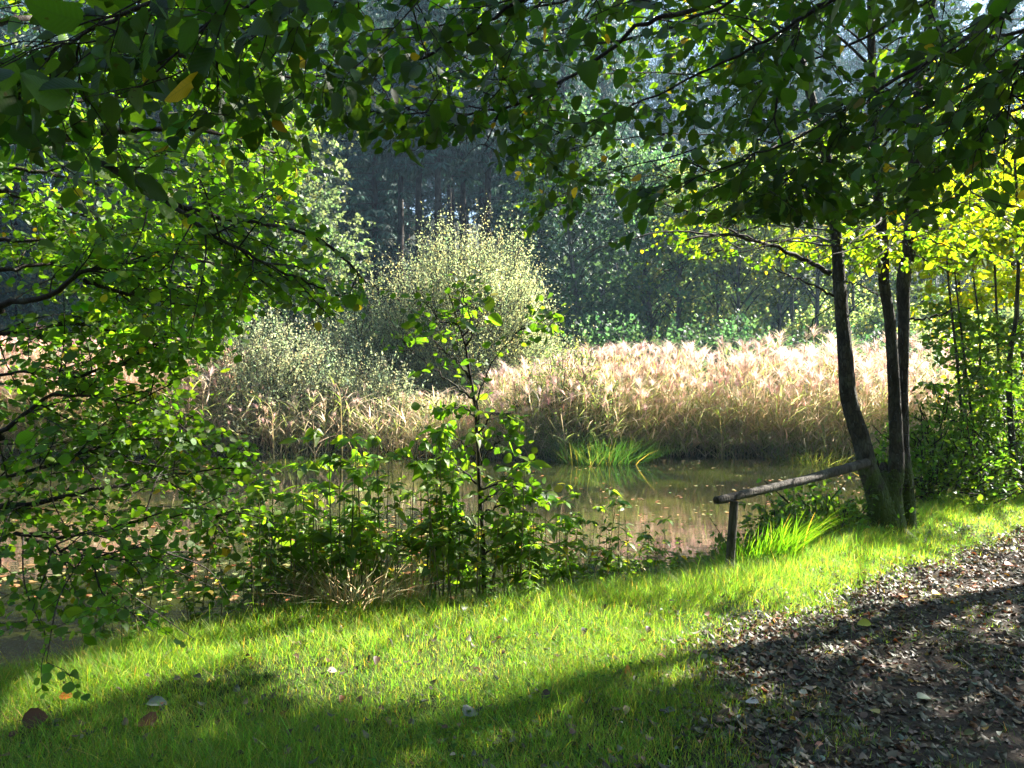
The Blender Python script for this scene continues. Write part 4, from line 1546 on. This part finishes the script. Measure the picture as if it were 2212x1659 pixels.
def reed_bed(x0, x1, y1, n, htop, seed, label, green, plume, name="reed_bed"):
    rng = np.random.default_rng(seed)
    low_g = green + .3
    tp = [reed_template(np.random.default_rng(seed * 10 + k), 1.0 * 2.7, green, plume) for k in range(9)]
    low = [reed_template(np.random.default_rng(seed * 10 + 50 + k), 1.3, low_g, False) for k in range(5)]
    G = Geo()
    x = x0 + (x1 - x0) * rng.random(n)
    fy = far_y(x)
    y = fy - .25 + (y1 - fy) * rng.random(n) ** 1.5
    hh = np.interp(x, htop[0], htop[1]) * (.74 + .36 * rng.random(n)) * (.86 + .28 * vnoise(x, y, .8, 70)) / 2.7
    front = sstep(1.2, 0, y - fy)
    hh *= 1 - .30 * front * rng.random(n)
    P = np.stack([x, y, np.maximum(height(x, y), WATER_Z - .3)], -1)
    scatter(G, tp, P, rng.random(n) * 6.28, hh, rng.normal(0, .07 + .10 * front[:, None], (n, 2)), rng)
    m = int(n * .8)
    x = x0 + (x1 - x0) * rng.random(m)
    fy = far_y(x)
    y = fy - .3 + 1.6 * rng.random(m)
    P = np.stack([x, y, np.maximum(height(x, y), WATER_Z - .25)], -1)
    scatter(G, low, P, rng.random(m) * 6.28, .5 + .6 * rng.random(m), rng.normal(0, .3, (m, 2)), rng)
    tag(G.obj(name, M['reed']), label, "reeds", kind="stuff")


reed_bed(-.6, 11.8, 22.2, 1300, ([-1, 1, 3, 10, 16], [1.8, 2.15, 2.45, 2.55, 2.5]), 11, "tall dry reeds with pinkish plumes along the far shore", .42, True)
reed_bed(-7.6, -.6, 21.4, 340, ([-8, -4, -2, 0], [1.5, 1.7, 1.3, 1.4]), 12, "shorter shaded reeds on the far shore below the willow", .3, True)
reed_bed(-19, -7.6, 23.5, 2000, ([-19, -8], [2.6, 2.4]), 13, "sunlit tan reeds glimpsed through the alder leaves across the pond", .15, True)


def lone_reed(px, py, top, dp, label, seed, drop):
    rng = np.random.default_rng(seed)
    p = at(px, py, dp)
    p[2] = WATER_Z - .1
    h = at(px, top, dp)[2] - p[2]
    t = thing("reed_stalk", label, "reed", p)
    g = Geo()
    c = cr([(0, 0, 0), (-.02, 0, h * .5), (-.05, 0, h * .85), (-.05 + drop * .5, 0, h), (-.05 + drop, 0, h - .06)], 16)
    tube(g, c, np.linspace(.012, .004, 16), 5, c=(.45, .40, .24))
    g.obj("stem", M['reed'], t).matrix_parent_inverse = Matrix.Identity(4)
    g = Geo()
    n = 9
    f = rng.integers(5, 15, n)
    blades(g, c[f], rng.uniform(.3, .5, n), np.full(n, .022), rng.random(n) * 6.28, rng.uniform(.7, 1.6, n), varied(rng, n, (.16, .20, .05), .2), .9, 4)
    g.obj("leaves", M['grass'], t).matrix_parent_inverse = Matrix.Identity(4)


lone_reed(592, 985, 868, 18.9, "single bowed reed in the water, leftmost of the sunlit shore reeds", 1, -.35)
lone_reed(1560, 985, 880, 18.8, "lone green reed leaning from the right reed bed over the water", 2, .35)
lone_reed(740, 985, 830, 18.9, "tall green leaved reed rising before the shaded reeds", 3, -.2)

tuft("sedge_tuft", "dark green sedge mound at the foot of the far reeds", "sedge", 1290, 985, 19.0, 1500, 1.15, .95, (.030, .070, .020), (.16, .15, .06), .12, .024, (.2, 1.0), seed=14, zoff=.05)
tuft("sedge_tuft", "yellow green sedge at the far shore left of the willow", "sedge", 790, 985, 18.9, 420, .75, .6, (.12, .16, .035), (.36, .3, .14), .3, .022, (.2, 1.2), seed=15, zoff=.05)
tuft("sedge_tuft", "blue green grass hump on the far shore beside the bowed reed", "sedge", 640, 985, 18.9, 420, .7, .5, (.06, .12, .05), (.3, .28, .14), .2, .02, (.2, 1.2), seed=16, zoff=.05)
tuft("sedge_tuft", "yellowish sedge at the right end of the far reeds", "sedge", 1760, 985, 18.8, 700, .9, .9, (.12, .15, .03), (.36, .3, .14), .4, .022, (.2, 1.2), seed=17, zoff=.05)


# ------------------------------------------------------------------ far shrubs and trees
def shoots(G, rng, base, dirs, ln, per, size, col, val, tpl, alt=None, pa=0.0, T=None):
    n = len(base)
    t = (np.arange(per) + .6) / per
    d = unit(dirs)
    bendv = rng.normal(0, .25, (n, 3))
    ln = np.broadcast_to(ln, (n,))
    P = base[:, None] + d[:, None] * (t[None, :, None] * ln[:, None, None]) + bendv[:, None] * (t[None, :, None] ** 2 * ln[:, None, None])
    A = d[:, None] * .6 + rng.normal(0, .7, (n, per, 3))
    N = rng.normal(0, .7, (n, per, 3)) + np.array([0, 0, .6])
    m = n * per
    C = np.repeat(varied(rng, n, col, val), per, 0) * np.exp(rng.normal(0, .15, (m, 1)))
    if alt is not None:
        k = rng.random(m) < pa
        C[k] = alt
    add_leaves(G, tpl, P.reshape(-1, 3), A.reshape(-1, 3), N.reshape(-1, 3), size * np.exp(rng.normal(0, .25, m)), C)
    if T is not None:
        for i in range(0, n, 3):
            tube(T, np.stack([base[i], base[i] + d[i] * ln[i] * .5, base[i] + d[i] * ln[i] * .9 + bendv[i] * ln[i] * .8]), [.012, .008, .004], 3, cap=False)


def bush_mesh(seed, rad, nshoot, ln, per, size, col, val=.3, tpl=SMALL, alt=None, pa=0.0, up=.7, stems=14, lump=.35, cz=None):
    """Shrub with its base at the origin: stems fan out and shoots fill an uneven outline."""
    rng = np.random.default_rng(seed)
    T, L_ = Geo(), Geo()
    rx, ry, rz = rad
    u = unit(rng.normal(0, 1, (nshoot, 3)))
    if cz is None:
        u[:, 2] = np.abs(u[:, 2]) * 1.05 - .18
    r = (.35 + .65 * rng.random(nshoot) ** .5)
    th = np.arctan2(u[:, 1], u[:, 0])
    lobes = 1 + lump * (fbm(th * 1.3 + seed, u[:, 2] * 2.5, 1.3, seed % 30) - .5) * 2
    B = u * np.array([rx, ry, rz]) * (r * lobes)[:, None]
    B[:, 2] = np.maximum(B[:, 2] + (.12 * rz if cz is None else cz), .05 + .3 * rng.random(nshoot))
    D = u * .6 + np.array([0, 0, up]) + rng.normal(0, .35, (nshoot, 3))
    shoots(L_, rng, B, D, ln * (.6 + .8 * rng.random(nshoot)), per, size, col, val, tpl, alt, pa, T)
    for k in range(stems):
        i = rng.integers(0, nshoot)
        e = B[i]
        b = np.array([rng.normal(0, .12 * rx), rng.normal(0, .12 * rx), -.1])
        tube(T, cr([b, b * .6 + e * .3 + (0, 0, .25 * rz), e], 9), np.linspace(.012 * rz + .01, .008, 9), 5, cap=False)
    return T, L_


def bush(name, label, loc, TL, bark='grey_bark', leaf='leaf_far', cat="bush", group=None):
    T, L_ = TL
    t = thing(name, label, cat, loc, group)
    for nm, g, m in (("branches", T, 'twig'), ("foliage", L_, leaf)):
        o = g.obj(nm, M[m], t)
        o.matrix_parent_inverse = Matrix.Identity(4)
    return t


def gz(x, y, d=-.1):
    return (x, y, float(height(x, y)) + d)


near_bush("dense dark green bush just right of the three stemmed tree", 5.0, 9.1, (.75, .6, 1.05), 620, 81)
near_bush("leafy bush at the foot of the right edge saplings", 6.5, 9.9, (.9, .7, 1.2), 720, 82)
near_bush("low leafy bush between the rail post and the three stemmed tree", 3.02, 7.55, (.5, .38, .52), 460, 83)
near_bush("small nettle green bush hugging the left side of the mossy foot", 2.45, 7.5, (.42, .3, .42), 340, 84)
bush("alder_bush", "green bush at the right end of the reeds seen beyond the third stem", gz(12.9, 20.6), bush_mesh(86, (1.5, 1.1, 2.3), 800, .5, 8, .09, (.07, .11, .03), .3, SMALL, (.3, .26, .05), .08, .6, 14, .5))
bush("alder_bush", "yellowish bush on the far shore behind the right edge saplings", gz(15.6, 21.6), bush_mesh(87, (1.8, 1.2, 2.8), 900, .5, 8, .09, (.11, .14, .03), .3, SMALL, (.34, .28, .05), .12, .6, 14, .5))
# the round sunlit willow
W = at(1040, 990, 26)
bush("willow_bush", "tall round sunlit willow with pale yellow green leaves behind the reeds", gz(-1.25, 24.9), bush_mesh(1, (2.8, 2.0, 3.0), 10500, .85, 10, .062, (.21, .235, .15), .2, leaf_tpl(3, .26, .5, 1, .15, .15), (.32, .29, .11), .04, 1.2, 80, .7, 2.75), leaf='leaf_soft')
bush("willow_bush", "grey green willow in half shade on the left flank of the round sunlit willow", gz(-4.3, 24.3), bush_mesh(2, (2.4, 1.6, 4.0), 2900, .7, 10, .07, (.16, .19, .14), .25, leaf_tpl(3, .26, .5, 1, .15, .15), None, 0, .9, 26, .4), leaf='leaf_soft')
bush("willow_bush", "low greyish willow with twiggy top rising behind the shaded left reeds", gz(-6.7, 20.9), bush_mesh(3, (2.5, 1.2, 3.1), 3200, .65, 10, .066, (.19, .21, .155), .25, leaf_tpl(3, .26, .5, 1, .15, .15), None, 0, .9, 26, .4), leaf='leaf_soft')
bush("willow_bush", "small leafy willow growing out of the front of the right reeds", gz(1.3, 19.5), bush_mesh(4, (1.4, .7, 2.7), 900, .5, 9, .065, (.11, .15, .065), .25, leaf_tpl(3, .24, .5, 1, .15, .15), (.26, .2, .05), .06, .7, 16, .4))

bush("willow_bush", "low silvery scrub at the left shore between the greyish willow and the shaded reeds", gz(-3.9, 20.9), bush_mesh(5, (1.9, .9, 2.0), 2000, .5, 10, .06, (.18, .20, .145), .25, leaf_tpl(3, .26, .5, 1, .15, .15), None, 0, .9, 20, .6), leaf='leaf_soft')

# dark shrubs along the foot of the wood
SB = [bush_mesh(20 + k, (2.3, 1.8, 3.4), 1150, .6, 9, .13, (.036, .074, .040), .35, SMALL, None, 0, .5, 14, .5) for k in range(3)]
sb0 = [bush("hazel_bush", "x", (0, 0, -50), s) for s in SB]
spots = [(-9.8, 27.5, 1.15, "dark teal bush under the pale tree, left of the willow"), (-6.2, 28.5, 1.35, "dark bush hugging the left side of the willow"),
         (3.6, 28.5, 1.0, "dark bush directly right of the willow"), (5.8, 27.6, .95, "dark teal bush behind the reed plumes, second right of the willow"),
         (8.0, 29.0, 1.05, "dark bush behind the middle of the right reeds"), (-13.5, 28, 1.3, "dark bush at the far left behind the tan reeds"),
         (10.2, 28.2, .85, "dim bush behind the reeds left of the three stems"), (12.6, 28.6, .9, "dark low bush seen between the three stems"),
         (14.6, 27.8, .85, "dim bush seen just right of the three stems"), (1.8, 31.5, 1.3, "deep green bush peeping behind the willow right shoulder"),
         (-17, 30, 1.3, "outermost left dark bush behind alder leaves")]
for i, (x, y, s, lab) in enumerate(spots):
    r = sb0[i % 3] if i < 3 else dup(sb0[i % 3])
    r.location = gz(x, y)
    r.rotation_euler = (0, 0, i * 1.7)
    r.scale = (s, s, s)
    r["label"] = lab
    r["group"] = "dark bushes along the foot of the wood"

# sunlit undergrowth on the right slope
SL = [bush_mesh(40 + k, (1.5, 1.3, 2.6), 520, .55, 8, .12, (.12, .16, .07), .4, SMALL, (.34, .29, .09), .06, .8, 14, .6) for k in range(2)]
sl0 = [bush("scrub_bush", "x", (0, 0, -50), s) for s in SL]
rng = np.random.default_rng(77)
for i in range(18):
    x = 6.5 + 1.0 * i + rng.normal(0, .5)
    y = 32 + 4.5 * rng.random() + .1 * x
    s = .75 + .6 * rng.random()
    r = sl0[i] if i < 2 else dup(sl0[i % 2])
    r.location = gz(x, y)
    r.rotation_euler = (0, 0, rng.random() * 6)
    r.scale = (s, s, s * 1.1)
    r["label"] = "sunlit yellowish scrub bush on the right slope behind the reeds"
    r["group"] = "sunlit scrub on the right slope"


def broad_tree(seed, h, crown_r, base_h, nclump, per_clump, leaf, size, col, val=.3, tr=.16):
    rng = np.random.default_rng(seed)
    Tk, T, L_ = Geo(), Geo(), Geo()
    top = np.array([rng.normal(0, .3), rng.normal(0, .3), h * .93])
    p = cr([(0, 0, -.3), top * .35 + np.append(rng.normal(0, .15, 2), 0), top * .7 + np.append(rng.normal(0, .2, 2), 0), top], 24)
    tube(Tk, p, np.linspace(tr, .03, 24), 9, wob=.1, rng=rng)
    for k in range(nclump):
        f = rng.random() ** .8
        z = base_h + (h - base_h) * f
        rr = crown_r * (math.sin(math.pi * min(.97, .22 + .75 * f)) ** .7)
        a = rng.random() * 2 * np.pi
        q = rr * math.sqrt(.15 + .85 * rng.random()) * (.75 + .45 * rng.random())
        c = np.array([math.cos(a) * q, math.sin(a) * q, z])
        j = int(np.clip((z - .12 * h) / (h * .93), 0, .95) * 23)
        s = p[j]
        tube(T, cr([s, .5 * (s + c) + (0, 0, .12 * q), c], 7), np.linspace(max(.012, .03 * (1 - f) + .014), .008, 7), 4, cap=False)
        B = c + rng.normal(0, 1, (per_clump, 3)) * np.array([.55, .55, .32]) * (crown_r / 3.0)
        D = unit(B - c) * .8 + np.array([0, 0, .1]) + rng.normal(0, .4, (per_clump, 3))
        shoots(L_, rng, B, D, .45 * (crown_r / 3.0) * (.6 + .8 * rng.random(per_clump)), leaf, size, np.array(col) * math.exp(rng.normal(0, .15)), val, SMALL)
    return Tk, T, L_


def tree_thing(name, label, loc, G3, bark, leaf, group=None, cat="tree"):
    t = thing(name, label, cat, loc, group)
    for nm, g, m in (("trunk", G3[0], bark), ("branches", G3[1], 'twig'), ("foliage", G3[2], leaf)):
        o = g.obj(nm, M[m], t)
        o.matrix_parent_inverse = Matrix.Identity(4)
    return t


PALE = (.085, .105, .062)
tree_thing("willow_tree", "pale grey green tree with a soft billowing crown left of the dark spruces", gz(-10.6, 33), broad_tree(51, 13.0, 3.6, 2.0, 150, 16, 8, .15, PALE, .25), 'grey_bark', 'leaf_far')
tree_thing("willow_tree", "second pale tree, lower and nearer the spruce trunks", gz(-8.2, 31), broad_tree(52, 8.8, 2.4, 1.5, 110, 16, 8, .14, (.065, .09, .055), .25), 'grey_bark', 'leaf_far')
tree_thing("aspen_tree", "blue green broadleaf tree standing right of the spruces above the willow", gz(2.6, 33), broad_tree(53, 12.5, 2.9, 2.0, 130, 15, 8, .15, (.038, .072, .045), .3), 'grey_bark', 'leaf_far')
tree_thing("aspen_tree", "leafy tree between the blue green tree and the sunlit slope", gz(6.2, 35), broad_tree(54, 11.0, 2.6, 2.5, 100, 14, 8, .15, (.045, .09, .05), .3), 'grey_bark', 'leaf_far')
tree_thing("willow_tree", "pale tree at the far left behind the alder branches", gz(-16.5, 33), broad_tree(55, 12.0, 3.6, 2.0, 120, 15, 8, .16, (.09, .115, .05), .28), 'grey_bark', 'leaf_far')


def spruce(seed, h, bare, rmax):
    rng = np.random.default_rng(seed)
    Tk, T, L_ = Geo(), Geo(), Geo()
    tube(Tk, np.array([(rng.normal(0, .03), rng.normal(0, .03), z) for z in np.linspace(-.4, h, 16)]), np.linspace(.22, .02, 16), 9, wob=.1, rng=rng)
    P, A, N, S = [], [], [], []
    z = bare
    while z < h - .3:
        f = (z - bare) / (h - bare)
        L0 = rmax * (1 - f) ** .75 * (.75 + .5 * rng.random()) + .15
        if f < .12:
            L0 *= .5 + 4 * f
        nb = rng.integers(5, 8)
        a0 = rng.random() * 6.28
        for k in range(nb):
            a = a0 + k * 6.28 / nb + rng.normal(0, .2)
            o = np.array([math.cos(a), math.sin(a), 0])
            ln = L0 * (.7 + .5 * rng.random())
            b = cr([(0, 0, z), o * ln * .55 + (0, 0, z - .10 * ln), o * ln + (0, 0, z - .22 * ln)], 6)
            tube(T, b, np.linspace(.03, .008, 6), 3, cap=False)
            m = max(6, int(ln * 21))
            t = .15 + .85 * rng.random(m)
            q = np.array([np.interp(t, np.linspace(0, 1, 6), b[:, i]) for i in range(3)]).T
            sd = np.array([-o[1], o[0], 0])
            s = rng.choice([-1, 1], m)
            P.append(q)
            A.append(sd * (s * .75)[:, None] + o * .45 + np.array([0, 0, -.65]) + rng.normal(0, .22, (m, 3)))
            N.append(np.array([0, 0, .8]) + o * .5 + rng.normal(0, .4, (m, 3)))
            S.append((.28 + .32 * rng.random(m)) * (.6 + .4 * (1 - f)))
        z += .30 + .16 * rng.random()
    P, A, N, S = map(np.concatenate, (P, A, N, S))
    add_leaves(L_, SPRAY, P, A, N, S, varied(rng, len(P), (.034, .090, .072), .45))
    for k in range(34):
        zz = rng.uniform(1.2, bare)
        a = rng.random() * 6.28
        o = np.array([math.cos(a), math.sin(a), 0])
        l = rng.uniform(.5, 1.3)
        tube(T, cr([(0, 0, zz), o * l * .6 + (0, 0, zz - .02), o * l + (0, 0, zz - .2 * l)], 5), np.linspace(.016, .005, 5), 3, cap=False)
    return Tk, T, L_


SPR = [tree_thing("spruce_tree", "x", (0, 0, -60), spruce(60 + k, hh, bb, rr), 'spruce_bark', 'needle') for k, (hh, bb, rr) in enumerate([(24, 4.2, 3.0), (20, 3.0, 2.7), (27, 10.0, 2.6)])]
sp_spots = [(-4.6, 38.5, 2, "dark spruce with a bare reddish lower trunk left in the spruce stand"),
            (-3.6, 37.5, 2, "bare lower trunk standing nearest the willow in the spruce stand"), (-5.8, 40.5, 2, "thin bare trunk between the two nearest bare trunks"), (-1.2, 39.5, 2, "bare trunked spruce just behind the round willow top"), (-2.6, 41, 2, "dark spruce with bare trunk in the centre of the spruce stand"),
            (-7.6, 43, 0, "full skirted spruce behind the two bare trunks"), (1.3, 39, 1, "spruce with drooping skirts above the willow top"),
            (-12.5, 40, 0, "tall drooping spruce framed by the alder twigs at the upper left"), (-15.8, 43, 1, "spruce left of the tall drooping one"),
            (2.8, 43, 0, "tall spruce whose tip nears the blue sky gap"), (-9.3, 44, 2, "spruce behind the pale grey green tree")]
for i, (x, y, k, lab) in enumerate(sp_spots):
    r = SPR[k] if k not in [s[2] for s in sp_spots[:i]] else dup(SPR[k])
    r.location = gz(x, y)
    r.rotation_euler = (0, 0, i * 2.1)
    s = 1 + .08 * math.sin(i * 3)
    r.scale = (s, s, s)
    r["label"] = lab
    r["group"] = "spruces of the dark wood"
rng = np.random.default_rng(88)
back = []
for row, (y0, n, xa, xb) in enumerate([(49, 13, -27, 7), (57, 14, -34, 8), (66, 32, -40, 52), (80, 30, -46, 62), (98, 26, -56, 80)]):
    for i in range(n):
        x = xa + (xb - xa) * (i + .5) / n + rng.normal(0, .7)
        y = y0 + rng.normal(0, 1.5)
        if y0 < 55 and -11 < x < 1.5:
            continue
        r = dup(SPR[rng.integers(0, 3)], gz(x, y), rng.random() * 6.28, (1.45 if y0 > 70 else .9) + .35 * rng.random(), "dark spruce standing deep in the wood on the far slope", "spruces deep in the wood on the slope")

for i, (x, y) in enumerate([(-21, 33), (-25, 36), (-29, 31), (-33, 36), (-27, 27), (-36, 29), (-31, 23), (-40, 34), (-37, 21), (-44, 26), (-42, 41), (-34, 44), (-27, 42), (-48, 36)]):
    dup(SPR[(0, 1, 0)[i % 3]], gz(x, y), i * 2.4, 1 + .1 * math.sin(i), "dark spruce at the left end of the pond behind the alder", "spruces at the left end of the pond")

# slim broadleaf trunks on the right slope
SLIM = [tree_thing("birch_tree", "x", (0, 0, -70), broad_tree(90 + k, hh, 1.7, hh * .45, 46, 12, 8, .14, (.085, .11, .03), .3, .12), 'grey_bark', 'leaf_far') for k, hh in enumerate((11.5, 9.5))]
sl = [(7.0, 33.5), (9.6, 36), (10.2, 34.2), (12.7, 37), (13.6, 35), (16.5, 38), (18, 36), (21, 40), (14.8, 41), (11.4, 42), (24, 42), (8.2, 40), (19.5, 44), (27, 45)]
for i, (x, y) in enumerate(sl):
    r = SLIM[i] if i < 2 else dup(SLIM[i % 2])
    r.location = gz(x, y)
    r.rotation_euler = (0, 0, i * 1.3)
    s = .9 + .2 * ((i * 37) % 10) / 10
    r.scale = (s, s, s)
    r["label"] = "slim grey trunked tree with thin crown on the sunlit right slope"
    r["group"] = "slim trees on the right slope"


# ------------------------------------------------------------------ young trees at the right edge
def side_sapling(label, pts, r, seed, col, subs, size=.07, sub_len=.8, spr=6, bark='bark', alt=None, pa=0.0):
    rng = np.random.default_rng(seed)
    w = [at(*p) for p in pts]
    w[0][2] = float(height(w[0][0], w[0][1])) - .05
    t = rel_tree("young_hornbeam", label, "sapling", w[0], "young trees at the right edge")
    g = Geo()
    c = cr(w, 40)
    tube(g, c, np.linspace(r, r * .3, 40), 8, wob=.1, rng=rng)
    g.obj("trunk", M[bark], t)
    F = Foliage()
    F.branch(w, .001, .001, rng, subs, sub_len, spr, .30, size, .035, droop=.25, clear=True, lit=True, t0=.18, spread=1.0, updown=(-.1, .35), sub_r=.006, nrm=.4)
    F.T.obj("branches", M['twig'], t)
    F.leaves(BEAM_LOW, rng, col, .25, alt, pa).obj("foliage", M['leaf'], t)


GR = (.055, .105, .015)
YL = (.11, .17, .015)
side_sapling("young tree with forked dark trunk, rightmost of the saplings", [(2180, 1130, 9.3), (2188, 1000, 9.3), (2180, 850, 9.3), (2184, 750, 9.3), (2195, 680, 9.3), (2200, 520, 9.3), (2190, 300, 9.4)], .045, 1, GR, 34, alt=(.28, .2, .02), pa=.05)
side_sapling("thin straight sapling, first right of the three stemmed tree", [(2110, 1125, 9.5), (2085, 960, 9.5), (2065, 760, 9.5), (2050, 620, 9.6), (2040, 480, 9.6), (2030, 330, 9.7)], .022, 2, GR, 26)
side_sapling("thin pale sapling leaning left with layered leaves", [(2140, 1125, 9.7), (2110, 960, 9.7), (2090, 830, 9.7), (2075, 700, 9.8), (2060, 560, 9.8), (2050, 400, 9.9)], .020, 3, GR, 26)
side_sapling("thin sapling just left of the forked dark trunk", [(2165, 1125, 9.8), (2140, 980, 9.8), (2120, 850, 9.8), (2115, 700, 9.8), (2100, 560, 9.8), (2105, 420, 9.8)], .020, 4, GR, 24)
side_sapling("slender sapling half hidden behind the forked trunk", [(2200, 1125, 10.3), (2195, 950, 10.3), (2160, 800, 10.3), (2150, 600, 10.3), (2140, 400, 10.3), (2130, 250, 10.4)], .024, 5, GR, 28)
side_sapling("yellowing young tree glowing in the sun beyond the saplings", [(2240, 1110, 11.5), (2230, 900, 11.5), (2200, 700, 11.5), (2180, 500, 11.5), (2150, 300, 11.5), (2130, 150, 11.5)], .04, 6, YL, 60, .08, 1.25, 7, alt=(.36, .26, .02), pa=.15)
side_sapling("yellow green young tree behind the third stem", [(2090, 1080, 12.5), (2085, 900, 12.5), (2080, 700, 12.5), (2060, 500, 12.5), (2050, 350, 12.5), (2040, 180, 12.5)], .035, 7, YL, 48, .08, 1.2, 6, alt=(.36, .26, .02), pa=.12)
# more of the same slim trees and scrub climbing the right slope
rng = np.random.default_rng(99)
for i in range(34):
    y = rng.uniform(44, 74)
    x = rng.uniform(5, .78 * y)
    dup(SLIM[i % 2], gz(x, y), rng.random() * 6.28, .85 + .35 * rng.random(), "slim grey trunked tree with thin crown on the sunlit right slope", "slim trees on the right slope")
for i in range(60):
    y = rng.uniform(37, 72)
    x = rng.uniform(6, .75 * y)
    s = .8 + .7 * rng.random()
    dup(sl0[i % 2], gz(x, y), rng.random() * 6.28, (s * 1.3, s * 1.3, s), "sunlit yellowish scrub bush on the right slope behind the reeds", "sunlit scrub on the right slope")


# ------------------------------------------------------------------ haze: thin sunlit air over the valley
def make_haze():
    G = Geo()
    x0, x1, y0, y1, z0, z1 = -290, 290, -80, 450, -4, 75
    V = [(x, y, z) for x in (x0, x1) for y in (y0, y1) for z in (z0, z1)]
    G.add(V, [(0, 1, 3, 2), (4, 6, 7, 5), (0, 4, 5, 1), (2, 3, 7, 6), (0, 2, 6, 4), (1, 5, 7, 3)])
    m = bpy.data.materials.new("valley_haze")
    m.use_nodes = True
    nt = m.node_tree
    nt.nodes.clear()
    out = nt.nodes.new("ShaderNodeOutputMaterial")
    v = nt.nodes.new("ShaderNodeVolumePrincipled")
    v.inputs["Color"].default_value = (.50, .76, 1, 1)
    v.inputs["Density"].default_value = HAZE
    v.inputs["Anisotropy"].default_value = .35
    nt.links.new(v.outputs[0], out.inputs["Volume"])
    o = G.obj("haze", m, smooth=False)
    tag(o, kind="stuff")


HAZE = .0006
if HAZE > 0:
    make_haze()
print("objects", len(bpy.data.objects))
